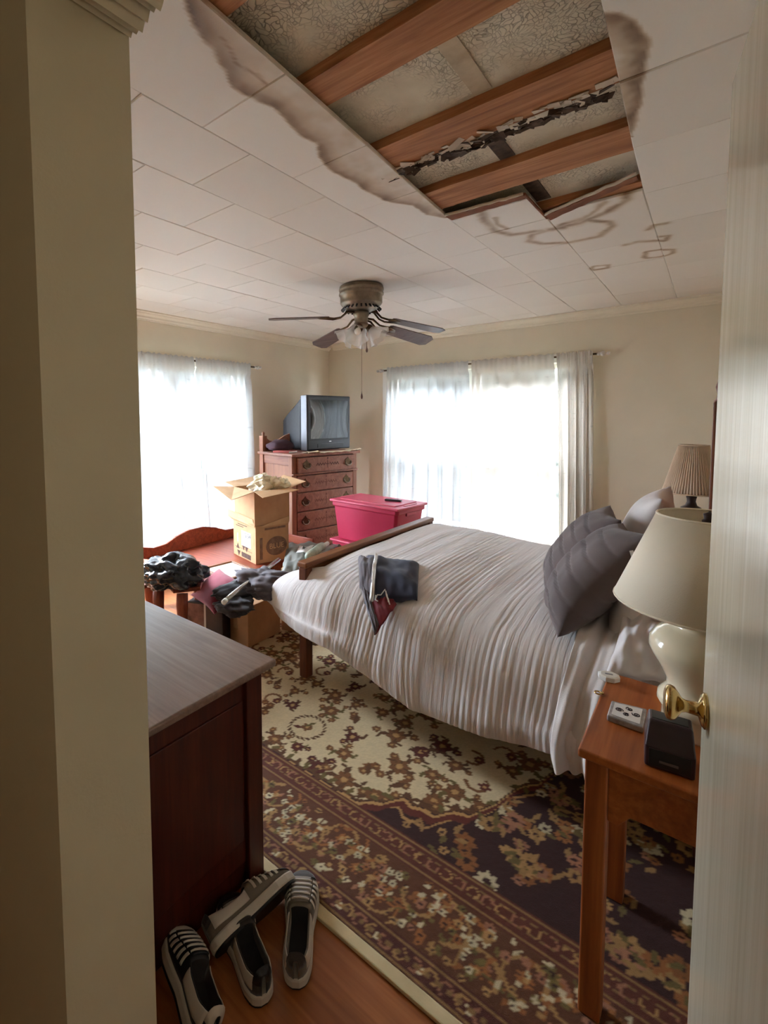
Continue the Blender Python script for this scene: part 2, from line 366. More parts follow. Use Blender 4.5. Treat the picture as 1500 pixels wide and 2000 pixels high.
# wall with the doorway; the header's plaster edge is torn near the left jamb
bm = B()
tear = [(-.722, 2.100), (-.716, 2.094), (-.709, 2.104), (-.700, 2.091), (-.692, 2.096), (-.683, 2.085), (-.676, 2.097), (-.668, 2.092), (-.660, 2.108), (-.651, 2.097), (-.643, 2.103), (-.634, 2.090), (-.628, 2.096), (-.620, 2.110), (-.600, 2.104), (-.56, 2.106)]
poly = [(XL, 0), (DXL, 0), (DXL, 2.100)]+tear[1:]+[(DXR, 2.106), (DXR, 0), (1.0, 0), (1.0, 2.6), (XL, 2.6)]
prism([(x, YF1, z) for x, z in poly], (0, YF1, 0), (0, YF0, 0), bm)
struct('wall_front', bm, 'jamb')
struct('wall_hall_left', bx((-2.2, -1.5, 0), (-2.06, YF0, 2.6)), 'jamb')
struct('wall_hall_right', bx((.85, -1.5, 0), (.99, YF0, 2.6)), 'jamb')
struct('wall_hall_back', bx((-2.2, -1.6, 0), (.99, -1.5, 2.6)), 'jamb')
hc = struct('ceiling_hall', bx((-2.2, -1.5, 2.44), (.99, YF0, 2.5)), 'white')
# outside: lawn coloured dark, and added unseen screens dimming the view through the curtains
struct('ground', bx((-30, -20, -.7), (20, 30, -.6)), plain('lawn', (54, 56, 48), .95, bump=.4, bs=20))
def sky_blocker(name, axis, pos, u0, u1, label):
    def fn(a, b):
        u = u0+(u1-u0)*a; z = -.6+3.9*min(b/.8, 1); d = .9*max(0, (b-.8)/.2); n = .25*noise.noise((u*1.3, z*1.3, d*3))+.1*noise.noise((u*5, z*5, d*5))
        return Vector((u, pos+n+d, z+n)) if axis == 'y' else Vector((pos-n-d, u, z+n))
    tag(obj(name, grid(fn, 120, 50), plain(name+'_skin', (46, 48, 42), .9, var=10, vs=30, bump=.8, bs=30), solid=.3), label, 'sky_blocker')
sky_blocker('sky_blocker', 'y', YB+2.8, -5.2, 4, 'added unseen dark screen dimming the view through the back window')
sky_blocker('sky_blocker', 'x', XL-2.8, 2.5, 7, 'added unseen dark screen dimming the view through the left window')
# crown moulding: stepped profile swept along left and back walls
prof = [(0, 0), (.012, 0), (.016, .012), (.03, .02), (.034, .034), (.05, .05), (.056, .06), (.074, .064), (.074, .075), (0, .075)]
struct('trim_1', prism([(XL+a, YF1, ZC-.077+b) for a, b in prof], (0, YF1, 0), (0, YB-.002, 0)), 'trim')
struct('trim_2', prism([(XL+.08, YB-a, ZC-.077+b) for a, b in prof], (XL+.08, 0, 0), (XR, 0, 0)), 'trim')
struct('baseboard_left', bx((XL, YF1, 0), (XL+.016, YB, .11)), 'trim', .004)
struct('baseboard_back', bx((XL+.016, YB-.016, 0), (XR, YB, .11)), 'trim', .004)
struct('baseboard_right', bx((XR-.016, YF1, 0), (XR, YB-.016, .11)), 'trim', .004)

# ------------------------------------------------------------------ windows behind the curtains, the left one widened past them for daylight
def window(name, axis, u0, u1, n):
    z0, z1 = WZ0, WZ1
    zm = (z0+z1)/2
    def bb(lo, hi):   # (u, depth outward, z)
        if axis == 'y': return bx((lo[0], YB+lo[1], lo[2]), (hi[0], YB+hi[1], hi[2]))
        return bx((XL-hi[1], lo[0], lo[2]), (XL-lo[1], hi[0], hi[2]))
    bm = bb((u0-.06, -.018, z0-.03), (u1+.06, .0, z0)); w_ = struct(name, bm, 'white', .004)
    for nm, lo, hi in (('casing', (u0-.07, -.016, z0), (u0, 0, z1)), ('casing', (u1, -.016, z0), (u1+.07, 0, z1)), ('head_casing', (u0-.07, -.018, z1), (u1+.07, 0, z1+.08)), ('sill', (u0-.09, -.04, z0-.025), (u1+.09, .1, z0))):
        obj(nm, bb(lo, hi), 'white', w_, .003)
    wd = (u1-u0)/n
    for k in range(n):
        a = u0+k*wd; b = a+wd
        obj('jamb', bb((a, .02, z0), (a+.03, .12, z1)), 'white', w_); obj('jamb', bb((b-.03, .02, z0), (b, .12, z1)), 'white', w_)
        for s, (y0, za, zb) in enumerate(((.05, z0, zm+.02), (.085, zm-.02, z1))):
            f = B()
            for lo, hi in (((a+.03, y0, za), (a+.07, y0+.03, zb)), ((b-.07, y0, za), (b-.03, y0+.03, zb)), ((a+.07, y0, za), (b-.07, y0+.03, za+.045)), ((a+.07, y0, zb-.045), (b-.07, y0+.03, zb))):
                q = bb(lo, hi); me = bpy.data.meshes.new('t'); q.to_mesh(me); q.free(); f.from_mesh(me); bpy.data.meshes.remove(me)
            sa = obj('sash', f, 'white', w_)
            obj('pane', bb((a+.07, y0+.012, za+.045), (b-.07, y0+.016, zb-.045)), 'glass', sa)
    return w_
window('window_1', 'x', WLF[0], WLF[1], 2); window('window_2', 'y', WB[0], WB[1], 2)

# ------------------------------------------------------------------ ceiling: old plaster, furring strips, fibreboard tiles
ceil = struct('ceiling', bx((XL-.05, YF0+.02, 2.486), (XR+.1, YB+.1, 2.6)), 'plaster')
CO = [-3.85, -3.47, -3.11, -2.75, -2.39, -2.02, -1.64, -1.297, 'S0', -.645, 'S2', .10, .26]
def col(c, y):
    if c == 'S0': return np.interp(y, [.4, 1.2, 2.2, 5], [-.895, -.937, -1.0, -.985])
    if c == 'S2': return np.interp(y, [.4, 1.3, 2.4, 5], [-.222, -.232, -.267, -.272])
    return c
EV = [.42, .575, 1.005, 1.441, 1.86, 2.302, 2.734, 3.17, 3.6, 4.03, 4.46, 4.95]; OD = [.42, .79, 1.215, 1.65, 2.07, 2.52, 2.95, 3.385, 3.815, 4.245, 4.68, 4.95]
def seg_d(p, poly):
    best = np.full(p.shape[:-1], 9.)
    for a, b in zip(poly, poly[1:]):
        a = np.array(a); b = np.array(b); ab = b-a; tt = np.clip(((p-a)@ab)/(ab@ab), 0, 1)
        best = np.minimum(best, np.hypot(*np.moveaxis(p-(a+tt[..., None]*ab), -1, 0)))
    return best
def px(l): return [tuple(atz(x, y, ZC)[:2]) for x, y in l]
LEFT = px([(350, -40), (362, 5), (392, 75), (430, 130), (450, 170), (500, 200), (535, 212), (562, 243), (582, 265), (620, 285), (622, 308), (640, 332), (665, 345), (700, 362), (712, 374), (760, 396), (805, 402), (830, 420), (868, 427)])
RIGHT = px([(1178, 22), (1215, 22), (1250, 40), (1272, 75), (1270, 110), (1262, 150), (1258, 200), (1248, 225), (1236, 262)])
RINGS = [(px([(942, 415), (948, 432), (965, 450), (1000, 458), (1060, 450)]), .02, .7), (px([(968, 425), (972, 438), (990, 446)]), .012, .6),
         (px([(1032, 470), (1040, 458), (1075, 448), (1130, 428), (1190, 434), (1196, 442), (1170, 462), (1110, 474), (1060, 476), (1032, 470)]), .018, .65),
         (px([(1228, 370), (1222, 390), (1190, 412), (1130, 436), (1080, 448)]), .022, .7), (px([(1180, 395), (1150, 420), (1125, 434)]), .016, .6),
         (px([(1070, 448), (1100, 445)]), .02, 1.), (px([(1222, 478), (1245, 472), (1285, 470)]), .02, .6), (px([(1268, 448), (1278, 440), (1303, 436)]), .016, .55),
         (px([(1284, 470), (1300, 470), (1305, 460), (1290, 462)]), .014, .75), (px([(1258, 500), (1262, 492), (1290, 488), (1313, 487), (1314, 494), (1290, 502), (1262, 505), (1258, 500)]), .014, .75),
         (px([(1155, 525), (1160, 520), (1188, 518), (1186, 524), (1160, 528), (1155, 525)]), .014, .6),
         (px([(437, 75), (458, 110), (468, 128), (500, 145), (520, 165)]), .008, .8)]
def inside(p, poly):
    x, y = p[..., 0], p[..., 1]; r = np.zeros(x.shape, bool); n = len(poly)
    for i in range(n):
        (x1, y1), (x2, y2) = poly[i], poly[(i+1) % n]
        c = ((y1 > y) != (y2 > y)) & (x < (x2-x1)*(y-y1)/(y2-y1+1e-12)+x1); r ^= c
    return r
LP = LEFT+[(-.9, 2.2), (-.8, .3), (LEFT[0][0], .3)]; RP = RIGHT+[(-.35, 2.2), (-.35, 1.2)]
def stain(p):
    s = np.zeros(p.shape[:-1])
    nz = np.array([noise.noise((a*14, b*14, 0))+.5*noise.noise((a*40, b*40, 3)) for a, b in p.reshape(-1, 2)]).reshape(s.shape)
    q = p+np.stack([nz, nz], -1)*.008
    for poly, line, wd in ((LP, LEFT, .05), (RP, RIGHT, .05)):
        i = inside(q, poly); d = seg_d(q, line); s = np.maximum(s, i*np.clip(d/.012, 0, 1)*(.22+.12*nz+.62*np.exp(-(d/wd)**2)*(1+.4*nz)))
    for line, wd, a in RINGS:
        d = seg_d(q, line); s = np.maximum(s, a*np.exp(-(d/wd)**2)*(.9+.5*nz))
    return np.clip(s, 0, 1)
def tile(x00, x01, x10, x11, y0, y1, n, hasst):
    """quad (x00,y0)(x01,y0)(x11,y1)(x10,y1): bottom face grid, chamfered edge, sides"""
    g = .0005; ch = .0028; th = .012; dz = rnd.uniform(-.0016, .0006); tx, ty = rnd.uniform(-.0012, .0012), rnd.uniform(-.0012, .0012)
    def P(u, v, z): return (x00+(x01-x00)*u)*(1-v)+(x10+(x11-x10)*u)*v, y0+(y1-y0)*v, z+dz+tx*(u-.5)*2+ty*(v-.5)*2
    W = max(x01-x00, .05); H = y1-y0; vs = []; fs = []
    for (m, z) in ((g+ch, 0), (g, .003), (g, th)):
        for i in range(n+1):
            for j in range(n+1):
                if z and 0 < i < n and 0 < j < n: vs.append(None); continue
                u = m/W+(1-2*m/W)*i/n; v = m/H+(1-2*m/H)*j/n; vs.append(P(u, v, ZC+z))
    idx = {}; out = []
    for k, v in enumerate(vs):
        if v is not None: idx[k] = len(out); out.append(v)
    N = (n+1)**2; I = lambda l, i, j: idx[l*N+i*(n+1)+j]
    for i in range(n):
        for j in range(n): fs.append((I(0, i, j), I(0, i, j+1), I(0, i+1, j+1), I(0, i+1, j)))
    per = [(i, 0) for i in range(n)]+[(n, j) for j in range(n)]+[(n-i, n) for i in range(n)]+[(0, n-j) for j in range(n)]
    for l in (0, 1):
        for a, b in zip(per, per[1:]+per[:1]): fs.append((I(l, *a), I(l, *b), I(l+1, *b), I(l+1, *a)))
    me = bpy.data.meshes.new('ceiling_tile'); me.from_pydata(out, [], fs)
    if hasst and n > 20 and stain(np.array(out)[:, :2]).max() < .03: bpy.data.meshes.remove(me); return tile(x00, x01, x10, x11, y0, y1, 1, False)
    at = me.attributes.new('stain', 'FLOAT', 'POINT')
    if hasst: at.data.foreach_set('value', stain(np.array(out)[:, :2]).astype(np.float32))
    me.update(); bmx = B(); bmx.from_mesh(me); bmesh.ops.recalc_face_normals(bmx, faces=bmx.faces); bmx.to_mesh(me); bmx.free()
    return link_mesh('ceiling_tile', me, 'tile', ceil)
for ci in range(len(CO)-1):
    even = (ci % 2 == 1) if ci < 8 else (ci in (9, 11))
    rows = list(EV if even else OD)
    for y0, y1 in zip(rows, rows[1:]):
        if ci in (8, 9):
            end = 2.24 if ci == 8 else 2.48
            if y1 <= end+.05: continue
            if y0 < end: y0 = end
        x00, x01, x10, x11 = col(CO[ci], y0), col(CO[ci+1], y0), col(CO[ci], y1), col(CO[ci+1], y1)
        xm, ym = (x00+x11)/2, (y0+y1)/2
        st = (-1.7 < xm < .1) and ym < 3.9
        tile(x00, x01, x10, x11, y0, y1, 44 if st else 1, st)
# furring strips nailed to the old plaster at every other joint
def strip(y0, y1, x0=-3.8, x1=.2):
    def fn(u, v):
        return Vector((x0+(x1-x0)*u, y0+(y1-y0)*v+.004*noise.noise((u*30, v*2, y0*9)), 2.4565))
    bm = B(); n = 60; jig = lambda u, s: .005*noise.noise((u*28, s, y0*9))
    ring = []
    for i in range(n+1):
        u = i/n; x = x0+(x1-x0)*u
        ring.append([bm.verts.new(p) for p in ((x, y0+jig(u, 0), 2.4535), (x, y1+jig(u, 5), 2.4535), (x, y1+jig(u, 5), 2.486), (x, y0+jig(u, 0), 2.486))])
    for a, b in zip(ring, ring[1:]):
        for k in range(4): bm.faces.new((a[k], a[(k+1) % 4], b[(k+1) % 4], b[k]))
    bm.faces.new(ring[0]); bm.faces.new(ring[-1])
    return obj('furring_strip', bm, 'strip', ceil)
for y0, y1 in ((.66, .79), (1.085, 1.205), (1.51, 1.675), (1.935, 2.12), (2.42, 2.53), (2.85, 2.95), (3.28, 3.38), (3.71, 3.81), (4.14, 4.24), (4.57, 4.67)): strip(y0, y1)
# rotted paper hanging along the third strip, plaster tape, mud patch
bm = B()
for k in range(110):
    x = -1.0+.73*k/109+rnd.uniform(-.01, .01); y = 1.70+.03*noise.noise((k*.3, 1, 0))+rnd.uniform(-.02, .025)
    s = rnd.uniform(.004, .013); a = rnd.uniform(-.5, .5)
    mt = Matrix.Translation((x, y, 2.447+rnd.uniform(-.004, .006))) @ Euler((rnd.uniform(-.5, .5), rnd.uniform(-.3, .3), a)).to_matrix().to_4x4()
    vs = bmesh.ops.create_grid(bm, x_segments=1, y_segments=1, size=1)['verts']
    for v in vs: v.co = mt @ Vector((v.co.x*s*1.8, v.co.y*s, rnd.uniform(-.004, .004)))
o = obj('torn_paper', bm, 'rot', ceil, solid=.002); o['kind'] = 'stuff'
bm = B()
for k in range(34):
    x = -1.0+.73*k/33+rnd.uniform(-.02, .02); s = rnd.uniform(.004, .018)
    mt = Matrix.Translation((x, 1.655+rnd.uniform(-.015, .03), 2.449)) @ Euler((rnd.uniform(-.3, .3), rnd.uniform(-.3, .3), rnd.uniform(-.6, .6))).to_matrix().to_4x4()
    vs = bmesh.ops.create_grid(bm, x_segments=1, y_segments=1, size=1)['verts']
    for v in vs: v.co = mt @ Vector((v.co.x*s*1.6, v.co.y*s*.7, rnd.uniform(-.003, .003)))
o = obj('paper_shred', bm, 'lip', ceil, solid=.002); o['kind'] = 'stuff'
obj('plaster_tape', bx((-.60, 1.21, 2.4825), (-.545, 1.5, 2.487)), 'tape', ceil)
obj('plaster_tape', bx((-.665, 1.68, 2.4825), (-.61, 1.93, 2.487)), 'rot', ceil)
obj('plaster_tape', bx((-.66, 2.125, 2.4825), (-.6, 2.4, 2.487)), 'rot', ceil)
# broken tile ends: brown torn fibreboard with a pale lip curling above it
def broken(x0, x1, ya, yb, w0, w1):
    bm = B(); n = 24; R = []
    for i in range(n+1):
        u = i/n; x = x0+(x1-x0)*u; y = ya+(yb-ya)*u+.008*noise.noise((u*9, x0, 0)); wd = w0+(w1-w0)*u+.01*noise.noise((u*12, x0, 5))
        R.append([bm.verts.new(p) for p in ((x, y, 2.4405), (x, y-wd, 2.434), (x, y-wd, 2.447), (x, y, 2.452))])
    for a, b in zip(R, R[1:]):
        for k in range(4): bm.faces.new((a[k], a[(k+1) % 4], b[(k+1) % 4], b[k]))
    bm.faces.new(R[0]); bm.faces.new(R[-1])
    e = obj('broken_edge', bm, 'fibre', ceil)
    pts = [(x0+(x1-x0)*i/n, ya+(yb-ya)*i/n-(w0+(w1-w0)*i/n)-.006+.006*noise.noise((i*.5, x0, 2)), 2.440+.003*noise.noise((i*.4, 7, x0))) for i in range(n+1)]
    obj('lip', tube(pts, .007, 8), 'lip', e, smooth=True)
broken(-.995, -.655, 2.245, 2.235, .075, .05); broken(-.64, -.27, 2.56, 2.36, .09, .06)
obj('broken_edge', tube([(-.652, 2.19, 2.442), (-.648, 2.35, 2.440), (-.645, 2.52, 2.442)], .006, 8), 'fibre', ceil)

# ------------------------------------------------------------------ door and its knob
door = struct('door_1', bx((0, 0, .012), (.035, .735, 2.08)), 'door', .003)
a = math.atan2(.085-.0, 1.15-.42)
door.matrix_world = Matrix.Translation((.0-.0, 1.15, 0)) @ Matrix.Rotation(a, 4, 'Z') @ Matrix.Translation((0, -.735, 0))
kb = obj('door_knob', lathe([(.0, 0), (.031, 0), (.031, .004), (.026, .008), (.012, .012), (.0105, .030), (.013, .036), (.02, .040), (.0285, .046), (.031, .052), (.029, .058), (.02, .062), (.0, .063)], 28), 'knob', door, smooth=True)
kb.matrix_local = Matrix.Translation((0, .68, .968)) @ Matrix.Rotation(-PI/2, 4, 'Y')
for z in (.25, 1.05, 1.85): obj('hinge', bx((-.004, -.006, z-.045), (.03, .004, z+.045)), 'brass_dark', door)

# ------------------------------------------------------------------ curtains and rods
def curtain(axis, top, bot, zt, zb, nf, ph, label, m, amp=.026, header=.03):
    """top=(u0,u1) bottom=(b0,b1) along the wall; folds deepen towards the floor"""
    def fn(a, v):
        u = top[0]+(top[1]-top[0])*a; b = bot[0]+(bot[1]-bot[0])*a; s = v**.8
        z = zt+header+(zb-zt-header)*v
        q = a+.03*noise.noise((a*3+ph, v*1.1, ph))
        d = amp*1.5*(.5+.75*v)*(2*abs(math.sin(PI*nf*q+ph/2))**.8-1+.45*math.sin(2*PI*nf*1.73*q+ph*2.1))+.012*noise.noise((a*6, v*3, ph+4))
        if v < .055: d += .007*math.sin(a*nf*30+ph)*(1 if v < .02 else .5); z += .006*math.sin(a*nf*17)*(1-v/.055)
        p = u+(b-u)*s+.006*math.sin(2*PI*nf*q+1)
        off = .085+d*min(1, max(0, (v-.05)/.06)) if v > .05 else .104+.004*math.sin(a*nf*22+ph)
        return Vector((XL+max(off, .02), p, z)) if axis == 'x' else Vector((p, YB-max(off, .02), z))
    o = obj('curtain', grid(fn, 110, 60), m); o['label'] = label; o['category'] = 'curtain'
    return o
def zpx(axis, x, y): return atx(x, y, XL+.085) if axis == 'x' else aty(x, y, YB-.085)
yl = lambda x, y: atx(x, y, XL+.085).y; xb = lambda x, y: aty(x, y, YB-.085).x
g1, g2 = 'white panels at the left window', 'white panels at the back window'
c1 = curtain('x', (1.98, yl(375, 708)), (1.95, yl(410, 1085)), 2.045, .04, 5, .4, 'white curtain panel nearest the doorway wall on the left window', 'curtain')
c2 = curtain('x', (yl(378, 708), yl(487, 720)), (yl(401, 1085), yl(494, 1010)), 2.045, .04, 5, 2.0, 'white curtain panel on the left window, next to the chest of drawers', 'curtain')
c3 = curtain('y', (xb(757, 722), xb(915, 709)), (xb(748, 960), xb(916, 1060)), 2.045, .06, 6, 1.1, 'bluish white curtain panel at back window, the one beside the pink tote', 'curtain')
c4 = curtain('y', (xb(921, 709), xb(1084, 698)), (xb(918, 1060), xb(1087, 1080)), 2.045, .06, 4.5, 2.6, 'flat warm-toned curtain panel in the middle of the back window', 'curtain_warm', amp=.012)
c5 = curtain('y', (xb(1086, 698), xb(1157, 691)), (xb(1091, 1080), xb(1156, 1045)), 2.045, .06, 4, .2, 'narrow ivory curtain panel at right end of back window with deep folds', 'curtain_warm', amp=.03)
for c, g in ((c1, g1), (c2, g1), (c3, g2), (c4, g2), (c5, g2)): c['group'] = g
def rod(name, axis, u0, u1, z, label):
    P = (lambda u, d, zz: (XL+d, u, zz)) if axis == 'x' else (lambda u, d, zz: (u, YB-d, zz))
    t = thing(name, label, 'curtain rod', P((u0+u1)/2, 0, z))
    obj('rod', tube([P(u0, .085, z), P(u1, .085, z)], .009, 12), 'brass_dark', t, world=True, smooth=True)
    for u, s in ((u0, -1), (u1, 1)):
        obj('bracket', bx(*[tuple(sorted(c)) for c in ()]) if 0 else tube([P(u-s*.05, .002, z), P(u-s*.05, .085, z)], .007, 8), 'white', t, world=True)
        f = B()
        for k, r in ((.014, .016), (.045, .022), (.086, .016)):
            vs = bmesh.ops.create_uvsphere(f, u_segments=14, v_segments=10, radius=r)['verts']
            for v in vs: v.co += Vector(P(u+s*k, .085, z))
        tube([P(u, .085, z), P(u+s*.08, .085, z)], .006, 8, f)
        obj('finial', f, 'clear', t, world=True, smooth=True)
    if axis == 'y': obj('pull_tab', bx((u1-.045, YB-.118, z-.085), (u1-.03, YB-.108, z-.01)), 'clear', t, .004, world=True)
    return t
rod('curtain_rod', 'x', 1.86, yl(497, 721), 2.045, 'dark curtain rod with clear ball finials over the left window')
rod('curtain_rod', 'y', xb(750, 724), xb(1166, 688), 2.045, 'dark curtain rod with clear ball finials over the back window')

# ------------------------------------------------------------------ ceiling fan
FX, FY = -1.965, 2.905
fan = thing('ceiling_fan', 'antique brass ceiling fan with brown blades and frosted glass lights', 'ceiling fan', (FX, FY, 2.436))
obj('motor_housing', lathe([(.0, 0), (.150, 0), (.156, -.006), (.156, -.016), (.160, -.02), (.160, -.03), (.156, -.034), (.156, -.046), (.160, -.05), (.160, -.06), (.154, -.066), (.150, -.070), (.150, -.118), (.144, -.128), (.10, -.168), (.07, -.176), (0, -.176)], 48), 'brass', fan, smooth=True)
for k in range(26):
    a = 2*PI*k/26; mt = Matrix.Rotation(a, 4, 'Z') @ Matrix.Translation((.1235, 0, -.149)) @ Matrix.Rotation(.74, 4, 'Y')
    obj('vent', bx((-.027, -.0055, -.004), (.027, .0055, .004), mt), 'black', fan)
obj('hub', lathe([(.0, -.17), (.055, -.172), (.058, -.2), (.05, -.212), (.046, -.25), (.05, -.262), (.058, -.27), (.06, -.285), (.05, -.296), (.04, -.30), (.034, -.31), (0, -.312)], 32), 'brass', fan, smooth=True)
def blade(a, zr, zt, pitch):
    R = Matrix.Rotation(math.radians(a), 4, 'Z')
    L0, L1 = .235, .665; dz = math.atan2(zt-zr, L1)
    mt = R @ Matrix.Translation((0, 0, zr)) @ Matrix.Rotation(-dz, 4, 'Y') @ Matrix.Rotation(math.radians(pitch), 4, 'X')
    pl = [(L0, -.045), (L0+.02, -.055), (L1-.04, -.069), (L1, -.042), (L1, .042), (L1-.04, .069), (L0+.02, .055), (L0, .045)]
    bl = obj('blade', prism([mt @ Vector((x, y, -.003)) for x, y in pl], (0, 0, 0), (0, 0, .006)), 'blade', fan, .0015)
    f = B()
    for s in (-1, 1):
        tube([mt @ Vector(p) for p in ((.05, .012*s, .03), (.10, .016*s, .034), (.15, .022*s, -.004), (.20, .034*s, -.012), (.25, .036*s, -.006), (.30, .02*s, -.0045))], [.008, .008, .007, .007, .007, .005], 8, f)
    prism([mt @ Vector((x, y, -.0075)) for x, y in ((.235, -.036), (.29, -.03), (.315, 0), (.29, .03), (.235, .036))], (0, 0, 0), (0, 0, .004), f)
    obj('blade_arm', f, 'brass_dark', bl, smooth=True)
blade(224, -.21, -.236, -6); blade(158, -.24, -.335, 16); blade(70, -.245, -.345, -20); blade(56, -.19, -.29, -2)
for k, a in enumerate((20, 110, 200, 290)):
    R = Matrix.Rotation(math.radians(a), 4, 'Z'); mt = R @ Matrix.Translation((.055, 0, -.292)) @ Matrix.Rotation(math.radians(-48), 4, 'Y')
    so = lathe([(.0, .012), (.022, .012), (.026, 0), (.026, -.02), (.03, -.026), (0, -.026)], 18); bmesh.ops.transform(so, matrix=mt, verts=so.verts)
    fit = obj('lamp_socket', so, 'brass_dark', fan, smooth=True)
    def tul(u, v):
        th = 2*PI*u; r = .026+.042*math.sin(v*1.5)+.014*v**3; r *= 1+.1*v*v*math.cos(6*th); z = -.02-.098*v+.008*v**3*math.cos(6*th)
        return mt @ Vector((r*math.cos(th), r*math.sin(th), z))
    obj('glass_shade', grid(tul, 48, 14), 'frost', fan)
    bb = lathe([(0, -.088), (.018, -.08), (.024, -.064), (.02, -.046), (.012, -.03), (.012, -.022), (0, -.022)], 14); bmesh.ops.transform(bb, matrix=mt, verts=bb.verts)
    obj('bulb', bb, 'white', fan, smooth=True)
def fob(x, y, z0, z1, r, nm):
    L = z0-z1
    obj('pull_chain', tube([(x, y, -.30), (x, y, z0)], .0016, 6), 'brass_dark', fan)
    b_ = lathe([(0, z1), (r*.6, z1+L*.06), (r, z1+L*.3), (r*.8, z1+L*.55), (r*.3, z1+L*.85), (r*.35, z0), (0, z0)], 12)
    for v in b_.verts: v.co.x += x; v.co.y += y
    obj('pull_fob', b_, nm, fan, smooth=True)
fob(.062, -.02, -.43, -.475, .009, 'blade'); fob(-.035, .06, -.745, -.80, .008, 'inlay')

# ------------------------------------------------------------------ rug (pattern held as mesh colours)
def make_rug():
    x0, x1, y0, y1 = -2.46, .2, 1.065, 4.2; res = .0068
    nx, ny = int((x1-x0)/res), int((y1-y0)/res)
    X, Y = np.meshgrid(np.linspace(x0, x1, nx+1), np.linspace(y0, y1, ny+1), indexing='ij')
    L = lambda c: np.array(lin(c)); RG = np.random.RandomState(4)
    cream, brn, dbr, mar, dmr, tan, olive, org, wht, pink = map(L, ((206, 186, 146), (118, 76, 40), (92, 58, 30), (96, 40, 26), (56, 26, 22), (178, 136, 82), (104, 88, 44), (152, 96, 48), (206, 190, 152), (166, 112, 82)))
    img = np.empty(X.shape+(3,)); img[:] = cream
    def win(cx, cy, r):
        i0, i1 = np.searchsorted(X[:, 0], (cx-r, cx+r)); j0, j1 = np.searchsorted(Y[0], (cy-r, cy+r)); return slice(i0, i1), slice(j0, j1)
    def paint(sl, mask, c): img[sl][mask] = c
    def flower(cx, cy, r, n, c, c2, rot=0, depth=.13):
        s = win(cx, cy, r*1.3); dx, dy = X[s]-cx, Y[s]-cy; d = np.hypot(dx, dy); a = np.arctan2(dy, dx)+rot
        m = d < r*(1-depth+depth*np.cos(n*a)); paint(s, m, c)
        rim = m & (np.abs(np.cos(n*a/2)) < .22) & (d > r*.35); img[s][rim] = c*.55
        paint(s, d < r*.3, c2)
    def leaf(cx, cy, l, wd, ang, c):
        s = win(cx, cy, l); dx, dy = X[s]-cx, Y[s]-cy; u = dx*math.cos(ang)+dy*math.sin(ang); v = -dx*math.sin(ang)+dy*math.cos(ang)
        t = np.clip(u/l, -1, 1); paint(s, np.abs(v) < wd*(1-t*t)*(np.abs(u) < l), c)
    def arc(cx, cy, r, a0, a1, th, c):
        s = win(cx, cy, r*1.3); dx, dy = X[s]-cx, Y[s]-cy; d = np.hypot(dx, dy); a = (np.arctan2(dy, dx)-a0) % (2*PI)
        paint(s, (np.abs(d-r) < th*(1-.4*a/(a1-a0+1e-9))) & (a < (a1-a0)), c)
    def spray(cx, cy, sc, c, lc):
        k = RG.randint(3, 6); rot = RG.rand()*6.28
        for i in range(k):
            a = rot+6.28*i/k+RG.uniform(-.3, .3); r = sc*RG.uniform(.75, 1.2)
            leaf(cx+r*math.cos(a), cy+r*math.sin(a), sc*.55, sc*.24, a+RG.uniform(-.5, .5), lc)
            leaf(cx+r*1.45*math.cos(a+.25), cy+r*1.45*math.sin(a+.25), sc*.4, sc*.17, a+1.1, lc)
            if RG.rand() < .5: flower(cx+r*1.7*math.cos(a-.2), cy+r*1.7*math.sin(a-.2), sc*.5, 6, c, tan, rot)
        flower(cx, cy, sc*1.0, 7, c, tan, rot)
    # field sprays on a jittered lattice
    for i in range(22):
        for j in range(24):
            cx = x0+.06+i*.128+(.064 if j % 2 else 0)+RG.uniform(-.03, .03); cy = 1.52+j*.118+RG.uniform(-.025, .025)
            q = RG.rand()
            if (cx+1.443)**2+(cy-1.676)**2 < .02: continue
            if q < .55: spray(cx, cy, RG.uniform(.032, .05), brn if RG.rand() < .7 else mar*.8, olive if RG.rand() < .4 else dbr)
            elif q < .75:
                for e in range(3): flower(cx+RG.uniform(-.04, .04), cy+RG.uniform(-.05, .05), .024, 6, brn, tan)
                leaf(cx, cy, .04, .013, RG.rand()*6, dbr)
            elif q < .9: a0 = RG.rand()*6; arc(cx, cy, .042, a0, a0+4, .009, brn); flower(cx+.03, cy, .026, 6, mar, tan)
    for k in range(22):
        a = 2*PI*k/22; leaf(-1.443+.085*math.cos(a), 1.676+.085*math.sin(a), .018, .006, a+.9, dbr)
    flower(-1.443, 1.676, .03, 5, brn, tan); leaf(-1.443, 1.70, .03, .008, 1.2, olive); leaf(-1.48, 1.65, .03, .01, .3, mar)
    # dark spandrel with a scalloped, outlined edge at the near right corner
    px_, py_ = zip(*[(-2.6, 1.47), (-1.5, 1.455), (-1.06, 1.465), (-.99, 1.475), (-.92, 1.54), (-.87, 1.60), (-.82, 1.595), (-.75, 1.605), (-.70, 1.66), (-.64, 1.70), (-.59, 1.80), (-.55, 1.95), (-.49, 2.02), (-.45, 2.2), (-.40, 2.6), (-.44, 3.0), (.3, 3.4)])
    bnd = np.interp(X, px_, py_)+.014*np.abs(np.sin(X*34)); dd = bnd-Y
    img[dd > 0] = dmr; img[(dd > .0) & (dd < .014)] = dbr; img[(dd > .018) & (dd < .034)] = tan
    img[(dd > .07+.02*np.sin(X*22)) & (dd < .085+.02*np.sin(X*22))] = tan*.9; img[(dd > .034) & (dd < .07)] = mar
    xs = np.arange(-2.45, -.4, .045)
    for xx in xs:
        yy = np.interp(xx, px_, py_)+.02; leaf(xx, yy, .024, .011, RG.rand()*6, olive if RG.rand() < .5 else dbr)
